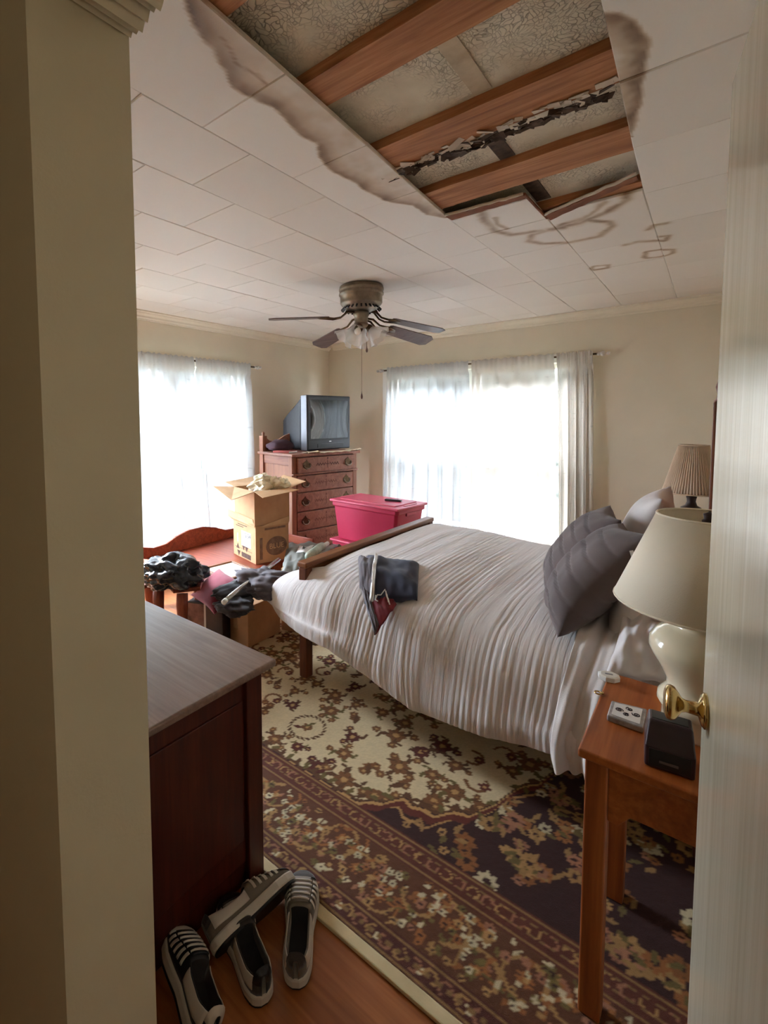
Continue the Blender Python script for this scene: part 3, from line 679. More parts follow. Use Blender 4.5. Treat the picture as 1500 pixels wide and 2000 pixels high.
    for k in range(420):
        cx = RG.uniform(-1.0, .15); cy = RG.uniform(1.46, 3.2)
        if np.interp(cx, px_, py_)-cy < .1: continue
        c = [wht, tan, pink, org][RG.randint(4)]*RG.uniform(.7, 1)
        flower(cx, cy, RG.uniform(.016, .042), RG.randint(5, 9), c, dmr, RG.rand()*6)
        for e in range(2): leaf(cx+RG.uniform(-.05, .05), cy+RG.uniform(-.05, .05), .024, .009, RG.rand()*6, tan*.7 if RG.rand() < .5 else olive)
    # borders, measured from the near edge
    D = Y-y0
    img[D < .385] = mar*.8
    m = (D > .075) & (D < .285); img[m] = L((94, 54, 28))
    for k in range(26):   # scrolls and rosettes of the main border
        cx = x0+.05+k*.104; cy = y0+.18+.045*math.sin(k*1.9)
        arc(cx, cy, .055, k*1.3, k*1.3+4.2, .007, tan*.8); arc(cx+.05, cy+.03, .035, k*2.1, k*2.1+4, .006, org)
        flower(cx, cy, .026, 10, org, tan, k, .35)
    for k in range(640):
        cx = RG.uniform(x0, x1); cy = y0+RG.uniform(.09, .272); c = [wht, tan, wht, org, pink, olive*1.3][RG.randint(6)]*RG.uniform(.75, 1)
        if RG.rand() < .55: flower(cx, cy, RG.uniform(.009, .018), RG.randint(5, 7), c, dmr, RG.rand()*6)
        else: leaf(cx, cy, RG.uniform(.01, .02), RG.uniform(.004, .008), RG.rand()*6, c)
    for lo, hi, base in ((.285, .385, L((92, 44, 28))), (.0, .075, L((80, 36, 24)))):
        m = (D >= lo) & (D < hi); img[m] = base
        for e in (lo+.004, hi-.012): img[(D > e) & (D < e+.006)] = tan*.6
        mid = (lo+hi)/2
        for k in range(60):
            cx = x0+k*.045; arc(cx, y0+mid, .017, k*1.0, k+4.4, .0045, tan*.85 if k % 2 else pink*.8)
            if lo == 0 and k % 3 == 0: flower(cx+.02, y0+.035, .013, 5, wht, org)
        for e in ((lo+.03, lo+.036), (hi-.036, hi-.03)): img[(D > e[0]) & (D < e[1]) & (np.sin(X*210) > -.2)] = tan*.5
    img *= (.92+.16*RG.rand(*X.shape))[..., None]
    Z = .012+.0015*RG.rand(*X.shape)
    n = (nx+1)*(ny+1); co = np.stack([X, Y, Z], -1).reshape(-1, 3)
    I = np.arange(n).reshape(nx+1, ny+1); q = np.stack([I[:-1, :-1], I[1:, :-1], I[1:, 1:], I[:-1, 1:]], -1).reshape(-1, 4)
    me = bpy.data.meshes.new('pile'); me.vertices.add(n); me.vertices.foreach_set('co', co.ravel()); me.loops.add(q.size); me.loops.foreach_set('vertex_index', q.ravel().astype(np.int32))
    me.polygons.add(len(q)); me.polygons.foreach_set('loop_start', np.arange(0, q.size, 4, dtype=np.int32)); me.update(calc_edges=True)
    at = me.color_attributes.new('col', 'FLOAT_COLOR', 'POINT'); at.data.foreach_set('color', np.concatenate([img.reshape(-1, 3), np.ones((n, 1))], 1).astype(np.float32).ravel())
    t = thing('area_rug', 'large cream floral rug with maroon border under the bed', 'rug', (-1.1, 2.6, 0))
    link_mesh('pile', me, 'rug', t, world=True)
    obj('backing', bx((x0, y0, .0005), (x1, y1, .0115)), 'binding', t, world=True)
    obj('edge_binding', bx((x0-.03, y0-.036, .0005), (x1+.03, y0, .0135)), 'binding', t, .004, world=True)
    obj('edge_binding', bx((x0-.036, y0, .0005), (x0, y1, .0135)), 'binding', t, .004, world=True)
make_rug()

# ------------------------------------------------------------------ near dresser
dr = thing('low_dresser', 'dark reddish wooden dresser by the doorway, grey sheen coloured into its top', 'dresser', (-1.07, .45, 0))
DW, DD, DH = 1.25, .60, .70
obj('body', bx((-DW, .02, .08), (-.025, DD-.02, DH)), 'dark_wood', dr, .004)
obj('side_panel', bx((-.026, .10, .16), (-.02, DD-.09, DH-.08)), 'dark_wood', dr, .003)
for y0, y1 in ((.02, .085), (DD-.085, DD-.02)): obj('corner_post', bx((-.03, y0, 0), (-.008, y1, DH)), 'dark_wood', dr, .004)
obj('top', bx((-DW-.02, 0, DH), (.02, DD+.02, DH+.024)), 'sheen_top', dr, .007, seg=3)
obj('base', bx((-DW, .03, 0), (-.03, DD-.03, .08)), 'dark_wood', dr, .004)
for r in range(3):
    for c in range(2):
        x0 = -DW+.03+c*.59; z0 = .12+r*.19
        d = obj('drawer', bx((x0, DD-.022, z0), (x0+.56, DD-.004, z0+.175)), 'dark_wood', dr, .004)
        for k in (.14, .42): obj('knob', tube([(x0+k, DD-.004, z0+.09), (x0+k, DD+.02, z0+.09)], .014, 12), 'brass_dark', d, smooth=True)

# ------------------------------------------------------------------ tall chest of drawers in the corner
ch = thing('chest_of_drawers', 'tall oak chest of drawers with ornate brass pulls in far corner', 'chest of drawers', (-3.07, 3.37, 0), math.atan2(.977, .212))
CW, CD, CH = .85, .60, 1.145
obj('body', bx((.03, .03, .09), (CW-.03, CD, CH-.02)), 'chest', ch, .004)
for x0 in (0, CW-.055):
    obj('front_post', bx((x0, .008, 0), (x0+.055, .07, CH-.02)), 'chest_v', ch, .004)
    obj('back_post', bx((x0, CD-.07, 0), (x0+.055, CD, CH+.17)), 'chest_v', ch, .004)
for z0, z1 in ((.09, .17), (.55, .62), (CH-.11, CH-.02)): obj('side_rail', bx((.012, .07, z0), (.032, CD-.07, z1)), 'chest', ch, .003)
obj('side_panel', bx((.022, .07, .17), (.034, CD-.07, CH-.11)), 'chest_v', ch)
obj('top', bx((-.02, -.025, CH-.02), (CW+.02, CD+.01, CH+.008)), 'chest', ch, .006, seg=3)
pl = [(0, 0), (0, .15), (.03, .165), (.1, .11), (.18, .10), (.3, .16), (.425, .2), (.55, .16), (.67, .10), (.75, .11), (.82, .165), (.85, .15), (.85, 0)]
obj('backsplash', prism([(x, CD-.05, CH+.008+z) for x, z in pl], (0, 0, 0), (0, .025, 0)), 'chest', ch, .003)
fo = obj('finial', lathe([(0, 0), (.02, 0), (.014, .012), (.018, .026), (.01, .04), (0, .044)], 14, cx=.028, cy=CD-.035), 'chest_v', ch, smooth=True)
for v in fo.data.vertices: v.co.z += CH+.17
obj('lock_rail', bx((.0, -.016, .945), (CW, .02, .962)), 'chest', ch, .005)
for k, (z0, z1, yf) in enumerate(((.965, 1.115, -.02), (.775, .935, .004), (.585, .765, .004), (.395, .575, .004), (.20, .385, .004))):
    d = obj('drawer', bx((.06, yf, z0), (CW-.06, .03, z1)), 'chest', ch, .005)
    zc = (z0+z1)/2
    for xk in (.155, CW-.155):
        f = B(); n = 20; ring = [(xk+.05*math.cos(2*PI*i/n)*(1+.14*math.cos(6*PI*i/n)), zc+.036*math.sin(2*PI*i/n)*(1+.18*math.cos(8*PI*i/n))) for i in range(n)]
        prism([(x, yf-.001, z) for x, z in ring], (0, 0, 0), (0, -.004, 0), f)
        prism([(xk+sx, yf-.001, zc+sz) for sx, sz in ((-.02, .03), (-.008, .042), (0, .056), (.008, .042), (.02, .03))], (0, 0, 0), (0, -.004, 0), f)
        pu = obj('pull_plate', f, 'brass_dark', d)
        obj('bail', tube([(xk-.034, yf-.008, zc+.006), (xk-.036, yf-.02, zc-.012), (xk-.02, yf-.024, zc-.028), (xk+.02, yf-.024, zc-.028), (xk+.036, yf-.02, zc-.012), (xk+.034, yf-.008, zc+.006)], .005, 8), 'brass', pu, smooth=True)
    xm = CW/2; f = B()
    box(f, (xm-.003, yf-.0015, zc-.042), (xm+.003, yf+.001, zc+.034)); box(f, (xm-.026, yf-.0015, zc-.003), (xm+.026, yf+.001, zc+.003)); box(f, (xm-.007, yf-.0015, zc+.046), (xm+.007, yf+.001, zc+.066))
    for s in (-1, 1):
        for i in range(7):
            x = xm+s*(.04+i*.016); mt = Matrix.Translation((x, yf, zc)) @ Matrix.Rotation(s*(.6 if i % 2 else -.6), 4, 'Y')
            box(f, (-.003, -.0015, -.017), (.003, .001, .017), mt)
    obj('carved_inlay', f, 'inlay' if k == 0 else 'inlay_faint', d)

# ------------------------------------------------------------------ television on the chest
tv = thing('television', 'bulky dark grey tube television with silver side strip on the chest', 'television', (-3.235, 3.775, 1.1545), math.atan2(.995, .10))
TW, TH = .68, .585
fr = B()
def loft(sections, bm):
    R = [[bm.verts.new(p) for p in s] for s in sections]
    for a, b in zip(R, R[1:]):
        n = len(a)
        for k in range(n): bm.faces.new((a[k], a[(k+1) % n], b[(k+1) % n], b[k]))
    bm.faces.new(R[0]); bm.faces.new(R[-1]); return bm
rect = lambda x0, x1, z0, z1, y: [(x0, y, z0), (x1, y, z0), (x1, y, z1), (x0, y, z1)]
obj('bezel', loft([rect(.012, TW-.012, .012, TH-.004, -.012), rect(0, TW, .0, TH, .004), rect(0, TW, 0, TH, .05), rect(.012, TW-.012, .006, TH-.012, .11)], B()), 'tv', tv, .006)
obj('silver_strip', bx((-.004, -.004, .004), (.006, .078, TH-.004)), 'tv_silver', tv, .002)
obj('cabinet', loft([rect(.008, TW-.008, .008, TH-.02, .10), rect(.02, TW-.02, .010, TH-.10, .20), rect(.04, TW-.04, .014, TH-.20, .36), rect(.08, TW-.08, .02, TH-.26, .47)], B()), 'tv', tv, .02, seg=3)
SW, SZ0, SZ1 = .585, .125, .535
obj('screen', grid(lambda u, v: Vector((TW/2+(u-.5)*SW, -.0135-.022*(1-(2*u-1)**2)*(1-.6*(2*v-1)**2), SZ0+(SZ1-SZ0)*v)), 24, 18), 'screen', tv)
f = B()
for lo, hi in (((.03, -.0125, .105), (TW-.03, -.006, .12)), ((.03, -.0125, .53), (TW-.03, -.006, .545)), ((.03, -.0125, .12), (.046, -.006, .53)), ((TW-.046, -.0125, .12), (TW-.03, -.006, .53))): box(f, lo, hi)
obj('screen_surround', f, 'black', tv, .002)
obj('button_panel', bx((.15, -.016, .03), (TW-.12, -.008, .07)), 'black', tv, .003)
obj('badge', bx((TW/2-.018, -.0165, .088), (TW/2+.018, -.010, .096)), 'chrome', tv)
# things lying on the chest top
def onchest(x, y): return MX[ch] @ Vector((x, y, 1.1535))
def crumple(name, fn, n, m, label, cat, th=.003, group=None):
    o = obj(name, grid(fn, n, n), m, solid=th); return tag(o, label, cat, group)
dl = MX[ch]
crumple('lace_runner', lambda u, v: dl @ Vector((.17+.70*u, -.045+.12*v, 1.1555+.004*math.sin(u*40+v*4)*(1-v)+(.022*noise.noise((u*9, v*5, 2))+.012 if u > .78 or u < .2 else 0)*(1-v))), 30, 'tissue', 'cream lace runner poking out from under the television', 'runner')
t = thing('hardback_book', 'red covered book lying on chest top left of the television', 'book', onchest(.08, .24), math.radians(96))
obj('cover', bx((-.07, -.1, 0), (.07, .1, .02)), plain('red_book_cloth', (150, 52, 44), .6), t, .002); obj('pages', bx((-.066, -.104, .003), (.066, .096, .017)), 'paper', t)
tag(blob('folded_clothes', onchest(.15, .42)+Vector((0, 0, .06)), ((.05, .13, 0), (-.12, .05, 0), (0, 0, .065)), plain('plum_cloth', (70, 46, 56), .9), seed=3, squash=.9), 'dark plum clothes heaped on chest behind the television', 'clothes')

# ------------------------------------------------------------------ pink totes, remote control
def tote(name, label, loc, rz, cut=None):
    t = thing(name, label, 'storage tote', loc, rz, 'pink storage totes'); L, W, H = .37, .215, .355
    secs = []
    for s, z in ((.84, 0), (.86, .01), (.955, H-.05), (1.0, H-.045), (1.0, H)): secs.append([(x*L*s, y*W*s, z) for x, y in ((-.94, -1), (.94, -1), (1, -.9), (1, .9), (.94, 1), (-.94, 1), (-1, .9), (-1, -.9))])
    b_ = obj('body', loft(secs, B()), 'tote', t, .006)
    for s in (-1, 1):
        obj('handle', bx((s*L*.93-.02, -.07, H-.075), (s*L*.93+.02, .07, H-.045)), 'tote', b_, .006)
        for k in (-.14, .14): obj('rib', bx((s*L*.9-.012, k-.012, .06), (s*L*.9+.012, k+.012, H-.06)), 'tote', b_, .006)
    lid = obj('lid', bx((-L-.012, -W-.012, H-.012), (L+.012, W+.012, H+.012)), 'tote_lid', t, .011, seg=3)
    obj('lid_panel', bx((-L+.06, -W+.05, H+.010), (L-.06, W-.05, H+.020)), 'tote_lid', lid, .008, seg=3)
    for s in (-1, 1): obj('latch_ridge', bx((s*(L-.02)-.012, -.09, H+.008), (s*(L-.02)+.012, .09, H+.018)), 'tote_lid', lid, .005)
    return t
TZ = .386
tote('storage_tote', 'bright pink plastic tote with lid and remote, in front of chest', (-2.30, 3.66, TZ), -.09)
tote('storage_tote', 'lower pink tote, mostly hidden beneath the one with the remote', (-2.305, 3.665, .0135), -.09)
rp = atz(768, 979, TZ+.376)
t = thing('remote_control', 'small black remote control on the pink tote lid', 'remote', (rp.x, rp.y, TZ+.3755), math.radians(100))
obj('case', bx((-.02, -.075, 0), (.02, .075, .018)), 'black', t, .006, seg=3)
for i in range(3):
    for j in range(5): obj('button', bx((-.013+.01*i, -.055+.02*j, .017), (-.007+.01*i, -.045+.02*j, .0198)), 'tv_silver', t)

# ------------------------------------------------------------------ low wooden bench under the left window
BZ = .38
bn = thing('low_bench', 'low reddish wooden bench with raised scalloped back below left window', 'bench', (-2.95, 2.5, 0))
obj('seat', bx((-3.45, 1.98, BZ-.03), (-2.56, 3.16, BZ)), 'red_wood', bn, .008, world=True)
pr_ = [(0, 0), (0, .10), (.1, .075), (.22, .085), (.32, .13), (.45, .16), (.6, .16), (.73, .13), (.85, .085), (1.05, .075), (1.16, .10), (1.16, 0)]
obj('back_gallery', prism([(-3.45, 1.99+a_, BZ+b_) for a_, b_ in pr_], (0, 0, 0), (.024, 0, 0)), 'red_wood', bn, .004, world=True)
obj('end_gallery', bx((-3.43, 3.13, BZ), (-2.62, 3.15, BZ+.07)), 'red_wood', bn, .004, world=True)
for x in (-3.42, -2.64):
    for y in (2.02, 3.10): obj('leg', bx((x, y, 0), (x+.05, y+.05, BZ-.03)), 'red_wood_v', bn, .006, world=True)
obj('apron', bx((-2.61, 2.06, BZ-.11), (-2.59, 3.11, BZ-.03)), 'red_wood', bn, .003, world=True)
# framed picture lying on the bench
fc = [atz(*p, BZ+.02) for p in ((394, 1108), (450, 1094), (510, 1112), (440, 1134))]
ctr = sum(fc, Vector())/4
e1 = (fc[3]-fc[0]+fc[2]-fc[1]); e2 = (fc[1]-fc[0]+fc[2]-fc[3]); lw, lh = e1.length/2, e2.length/2
pf = thing('picture_frame', 'flat picture frame with cream print lying on the low bench', 'picture frame', (ctr.x, ctr.y, BZ+.002), math.atan2(e1.y, e1.x))
for lo, hi in (((-lw/2, -lh/2, 0), (lw/2, -lh/2+.025, .018)), ((-lw/2, lh/2-.025, 0), (lw/2, lh/2, .018)), ((-lw/2, -lh/2+.025, 0), (-lw/2+.025, lh/2-.025, .018)), ((lw/2-.025, -lh/2+.025, 0), (lw/2, lh/2-.025, .018))): obj('frame_side', bx(lo, hi), 'bed_wood', pf, .003)
obj('print', bx((-lw/2+.02, -lh/2+.02, 0), (lw/2-.02, lh/2-.02, .008)), 'cream_print', pf)

# ------------------------------------------------------------------ cardboard boxes
c0 = atz(500, 1103, BZ); c1_ = atz(455, 1080, BZ); d1 = Vector((c1_.x-c0.x, c1_.y-c0.y, 0)).normalized()
rzb = math.atan2(-d1.y, -d1.x)   # local x runs along the left face towards the near corner
b1 = thing('moving_box', 'printed cardboard box with white label on bench, under the open box', 'box', (c0.x, c0.y, BZ), rzb)
bw, bd, bh = .38, .30, .295   # local: near corner at origin, left face along -x, right face along +y
obj('carton', bx((-bw, 0, 0), (0, bd, bh)), 'card', b1, .003)
obj('flap', prism([(-bw, -.004, bh-.01), (-.01, -.004, bh-.01), (-.015, -.018, bh+.055), (-bw-.03, -.03, bh+.075), (-bw-.035, -.03, bh+.02)], (0, 0, 0), (0, .004, 0)), 'card_in', b1)
obj('flap', prism([(.004, .04, bh-.01), (.004, bd, bh-.01), (.02, bd-.005, bh+.05), (.012, .10, bh+.012)], (0, 0, 0), (-.004, 0, 0)), 'card_in', b1)
lm = lambda x, z: Matrix.Translation((x, -.0012, z)) @ Matrix.Rotation(PI/2, 4, 'X')
rm = lambda y, z: Matrix.Translation((.0012, y, z)) @ Matrix.Rotation(PI/2, 4, 'Z') @ Matrix.Rotation(PI/2, 4, 'X')
lb = obj('label', bx((-.235, -.0022, .105), (-.075, 0, .225)), 'paper', b1)
text('lettering', 'G-54', .05, 'black', lb, Matrix.Translation((0, -.0016, 0)) @ lm(-.13, .195))
for k in range(4): obj('text_line', bx((-.21, -.0028, .125+.013*k), (-.12-.02*(k % 2), -.002, .128+.013*k)), 'ink', lb)
f = B()
for x, z, s in ((-.30, .085, 1), (-.285, .03, -1), (-.20, .09, -1), (-.15, .085, -1)): prism([(x-.028, -.0012, z-.02*s), (x+.028, -.0012, z-.02*s), (x, -.0012, z+.024*s)], (0, 0, 0), (0, .001, 0), f)
box(f, (-.235, -.0012, .012), (-.08, 0, .05)); box(f, (-.33, -.0012, .250), (-.2, 0, .256)); box(f, (-.30, -.0012, .266), (-.14, 0, .272)); box(f, (-.35, -.0012, .075), (-.06, 0, .077))
obj('printed_mark', f, 'ink', b1)
obj('tape', bx((-.31, -.0016, .12), (-.296, 0, .19)), 'paper', b1)
f = B(); n = 24
prism([(.0, bd*.62+.095*math.cos(2*PI*i/n), .12+.075*math.sin(2*PI*i/n)) for i in range(n)], (0, 0, 0), (.001, 0, 0), f); box(f, (0, .08, .255), (.001, .27, .272)); box(f, (0, .035, .03), (.001, .06, .2))
obj('printed_mark', f, 'ink_faint', b1); text('lettering', 'BLUE', .06, 'card_in', b1, Matrix.Translation((.0006, 0, 0)) @ rm(bd*.62, .12))
# open box on top
b2 = thing('open_carton', 'plain open cardboard box with spread flaps and tissue, topmost of stack', 'box', MX[b1] @ Vector((.0, -.01, bh+.003)), rzb)
uw, ud, uh = .335, .315, .265; x1_, x0_ = .005, .005-uw
for lo, hi in (((x0_, .0, 0), (x1_, .005, uh)), ((x0_, ud-.005, 0), (x1_, ud, uh)), ((x0_, .005, 0), (x0_+.005, ud-.005, uh)), ((x1_-.005, .005, 0), (x1_, ud-.005, uh)), ((x0_, 0, 0), (x1_, ud, .005))): obj('carton_side', bx(lo, hi), 'card', b2)
fl = lambda *p: obj('flap', prism([Vector(q) for q in p], (0, 0, 0), (0, 0, .004)), 'card_in', b2)
fl((x0_, 0, uh), (x1_, 0, uh), (x1_+.0, -.19, uh-.045), (x0_-.0, -.185, uh+.02))
fl((x1_, 0, uh), (x1_, ud, uh), (x1_+.13, ud+.01, uh+.0), (x1_+.13, -.0, uh-.03))
fl((x0_, ud, uh), (x0_, 0, uh), (x0_-.17, 0, uh+.02), (x0_-.16, ud, uh+.05))
fl((x1_, ud, uh), (x0_, ud, uh), (x0_, ud+.16, uh+.06), (x1_, ud+.16, uh+.04))
tp = MX[b2] @ Vector((x0_+.22, .14, uh-.0))
ts_ = thing('tissue_paper', 'crumpled cream tissue paper puffing out of the open carton', 'paper', tp)
for k, (dx, dy, dz, s) in enumerate(((0, 0, .03, .075), (.05, .07, .04, .06), (-.06, .01, .01, .06), (.02, -.02, .085, .045), (.09, .12, .03, .05))):
    blob('sheet', tp+Vector((dx, dy, dz)), ((s*1.2, s*.4, 0), (-s*.3, s, s*.2), (s*.2, 0, s*.8)), 'tissue', ts_, seed=k+5, amp=.55, freq=1.7, sub=3, smooth=False)

# ------------------------------------------------------------------ small table, black bag, maroon cushion
st = thing('small_side_table', 'low wooden side table with shaped legs under the black bag', 'table', (-2.52, 1.62, 0))
tpz = .46
topc = [atz(x, y, tpz) for x, y in ((268, 1146), (322, 1134), (338, 1152), (392, 1146), (402, 1108), (275, 1090))]
obj('table_top', prism([(p.x, p.y, tpz-.025) for p in topc], (0, 0, 0), (0, 0, .025)), 'red_wood', st, .006, world=True)
def cab(x, y): return tube([(x, y, tpz-.024), (x+.008, y-.01, tpz-.09), (x+.006, y-.006, tpz-.18), (x-.004, y+.004, .16), (x-.002, y, .05), (x+.01, y-.01, .0)], [.034, .036, .03, .022, .017, .024], 12)
for q in ((310, 1142), (356, 1152), (290, 1108), (388, 1120)):
    p = atz(*q, tpz); obj('leg', cab(p.x, p.y), 'red_wood_v', st, world=True, smooth=True)
bc = atz(338, 1118, .53)
bg = blob('plastic_bag', bc, ((.17, .10, 0), (-.10, .15, 0), (0, 0, .115)), 'bag', seed=11, amp=.28, freq=2.2, sub=5, squash=.62)
tag(bg, 'crumpled black plastic bag slumped on the small table', 'bag')
def pillow(name, c, W, H, T, m, label, cat, tucks=0, seed=0, group=None, pinch=.10, wr=.02, n=64):
    c = Vector(c); W = Vector(W); H = Vector(H); T = Vector(T)
    def side(s):
        def fn(u, v):
            a = 2*u-1; b = 2*v-1
            k = 1-pinch*(1-abs(a)**1.5)*abs(b)**2; k2 = 1-pinch*(1-abs(b)**1.5)*abs(a)**2
            th = max(0, (1-abs(a)**2.6)*(1-abs(b)**2.6))**.55
            th += wr*noise.noise((a*2.6+seed, b*2.6, s))*th**.4*3
            if tucks: th -= .14*th*max(0, math.cos(tucks*PI*(b+.2*a)))**14
            return c+W*a*k2+H*b*k+T*(s*th+.12*noise.noise((a*1.2, b*1.2, seed+3)))
        return fn
    bm = B(); grid(side(1), n, n, bm); grid(side(-1), n, n, bm); bmesh.ops.remove_doubles(bm, verts=bm.verts, dist=.002)
    return tag(obj(name, bm, m, smooth=True), label, cat, group)
pillow('seat_cushion', atz(424, 1152, .37), (.19, -.05, .0), (.0, .125, .06), (.0, -.025, .055), 'maroon', 'maroon fabric cushion propped beside the low bench', 'cushion')
# boxes on the floor
k0 = atz(485, 1270, .0)
cb = thing('small_carton', 'closed brown cardboard carton on floor at the foot of the bed', 'box', (k0.x, k0.y, .0145), 0)
obj('carton', bx((-.24, 0, 0), (0, .30, .27)), 'card', cb, .003)
obj('tape', bx((-.14, -.0012, .1), (-.10, .0, .2701)), 'card_in', cb); obj('flap_seam', bx((-.122, 0, .27), (-.118, .30, .2712)), 'ink', cb)
k1 = atz(436, 1268, .0)
ab = thing('printed_box', 'glossy box with fiery printed art and dark front, below grey clothes', 'box', (k1.x, k1.y, .0), math.radians(22))
obj('carton', bx((-.26, 0, 0), (0, .15, .29)), 'black', ab, .003); 
obj('art_panel', bx((-.262, -.0015, .01), (-.135, .0, .28)), 'photo_print', ab); obj('dark_panel', bx((-.125, -.0015, .01), (-.005, .0, .28)), 'dark_box', ab)
obj('spine', bx((-.137, -.002, .0), (-.123, .0, .29)), 'pillow_light', ab)
# grey clothes bundle with a tent-like tube through it
gc = thing('clothes_bundle', 'dark grey crumpled jacket heap on the cartons beside bed', 'clothes', atz(500, 1160, .33))
def cp(x, y, z): return atz(x, y, z)
blob('jacket', cp(518, 1138, .46), ((.15, .10, 0), (-.08, .13, 0), (0, 0, .085)), 'grey_cloth', gc, seed=21, amp=.38, freq=1.6, sub=5)
blob('sleeve', cp(470, 1150, .42), ((.07, .16, .02), (-.08, .04, 0), (0, 0, .06)), 'black_cloth', gc, seed=24, amp=.4, freq=1.8, sub=4)
blob('jacket_hem', cp(458, 1182, .36), ((.12, .03, 0), (-.03, .09, 0), (0, 0, .05)), 'black_cloth', gc, seed=27, amp=.45, freq=2, sub=4)
blob('collar', cp(496, 1122, .50), ((.13, .03, 0), (-.03, .05, 0), (0, 0, .022)), 'grey_cloth', gc, seed=31, amp=.4, freq=2.4, sub=4)
tb = thing('metal_tube', 'shiny white metal tube sticking out of the grey jacket heap', 'tube', cp(438, 1175, .46))
obj('tube', tube([cp(438, 1175, .46), cp(470, 1148, .48), cp(515, 1116, .51), cp(545, 1092, .53)], .0135, 14), 'chrome', tb, world=True, smooth=True)
obj('end_cap', tube([cp(436.5, 1176.5, .459), cp(441, 1172.5, .462)], .0155, 14), 'white', tb, world=True, smooth=True)
# grey vinyl bag with a label, packages in it, cream carton underneath
uc = thing('cream_carton', 'pale cardboard carton under grey vinyl bag behind footboard', 'box', (-2.16, 2.62, .0145), .25)
obj('carton', bx((-.17, -.22, 0), (.17, .22, .44)), 'card_in', uc, .003); obj('flap', bx((-.17, -.2, .44), (.10, .21, .446)), 'card', uc)
Q = [cp(548, 1112, .50), cp(612, 1108, .50), cp(668, 1056, .50), cp(562, 1050, .50)]
def bagfn(u, v):
    p = (Q[0]*(1-u)+Q[1]*u)*(1-v)+(Q[3]*(1-u)+Q[2]*u)*v
    return p+Vector((0, 0, .03*noise.noise((u*3, v*3, 8))+.018*noise.noise((u*8, v*8, 1))-.05*(max(0, .12-min(u, v, 1-v))/.12)))
gb = thing('vinyl_bag', 'flat grey vinyl bag with white label behind the footboard', 'bag', cp(590, 1080, .47))
o = obj('bag_skin', grid(bagfn, 30, 30), 'greybag', gb, world=True, solid=.006)
o = obj('label', grid(lambda u, v: bagfn(.28+.30*u, .42+.3*v)+Vector((0, 0, .008)), 8, 8), 'paper', gb, world=True)
obj('label_mark', grid(lambda u, v: bagfn(.40+.05*u, .5+.14*v)+Vector((0, 0, .011)), 4, 4), 'black', gb, world=True)
t = thing('soap_bottle', 'small greenish white bottle lying on the grey vinyl bag', 'bottle', cp(622, 1072, .535))
obj('bottle', tube([cp(600, 1088, .53), cp(604, 1085, .532), cp(628, 1068, .54), cp(632, 1066, .54)], [.02, .032, .032, .02], 14), plain('green_white_plastic', (150, 160, 140), .4, var=30, vs=14), t, world=True, smooth=True)
obj('cap', tube([cp(632, 1066, .54), cp(640, 1061, .542)], .016, 12), 'white', t, world=True, smooth=True)

# ------------------------------------------------------------------ bed
FBX = -1.745
bed = thing('bed', 'wooden bed with low footboard and tall headboard', 'bed', (-.9, 2.8, 0))
for y in (2.02, 3.55):
    obj('foot_post', bx((FBX-.028, y-.028, .014), (FBX+.028, y+.028, .655)), 'bed_wood_v', bed, .006, world=True)
    obj('head_post', bx((.0-.008, y-.03, .014), (.05, y+.03, 1.545)), 'bed_wood_v', bed, .006, world=True)
obj('footboard_rail', bx((FBX-.034, 1.985, .655), (FBX+.034, 3.585, .688)), 'bed_wood', bed, .008, world=True, seg=3)
obj('footboard_panel', bx((FBX-.012, 2.048, .32), (FBX+.012, 3.522, .655)), 'bed_wood', bed, world=True)
hp = [(2.05, .3), (2.05, 1.46), (2.3, 1.50), (2.55, 1.58), (2.785, 1.62), (3.02, 1.58), (3.27, 1.50), (3.52, 1.46), (3.52, .3)]
obj('headboard_panel', prism([(.01, a_, b_) for a_, b_ in hp], (0, 0, 0), (.025, 0, 0)), 'bed_wood', bed, .004, world=True)
for y in (2.02, 3.55): obj('head_finial', lathe([(0, 1.545), (.03, 1.545), (.018, 1.56), (.026, 1.59), (.018, 1.625), (.006, 1.645), (0, 1.648)], 16, cx=.021, cy=y), 'bed_wood_v', bed, world=True, smooth=True)
for y in (2.06, 3.51): obj('side_rail', bx((FBX+.028, y-.012, .27), (-.008, y+.012, .40)), 'bed_wood', bed, .004, world=True)
for x in (-1.3, -.5): obj('slat', bx((x-.04, 2.072, .36), (x+.04, 3.498, .38)), 'bed_wood', bed, world=True)
o = obj('mattress', bx((FBX+.045, 2.06, .382), (-.02, 3.53, .565)), 'white', bed, .05, world=True, seg=4)
tag(o, 'thick white mattress hidden under the pale comforter', 'mattress'); o.parent = None; o.matrix_world = MX[bed]
HEM = ([-2.0, -1.9, -1.77, -1.48, -1.29, -1.0, -.66, -.36, -.2], [.40, .40, .315, .315, .262, .18, .205, .255, .27])
ZT = ([-1.75, -1.55, -1.2, -.8, -.3], [.655, .658, .645, .615, .61])
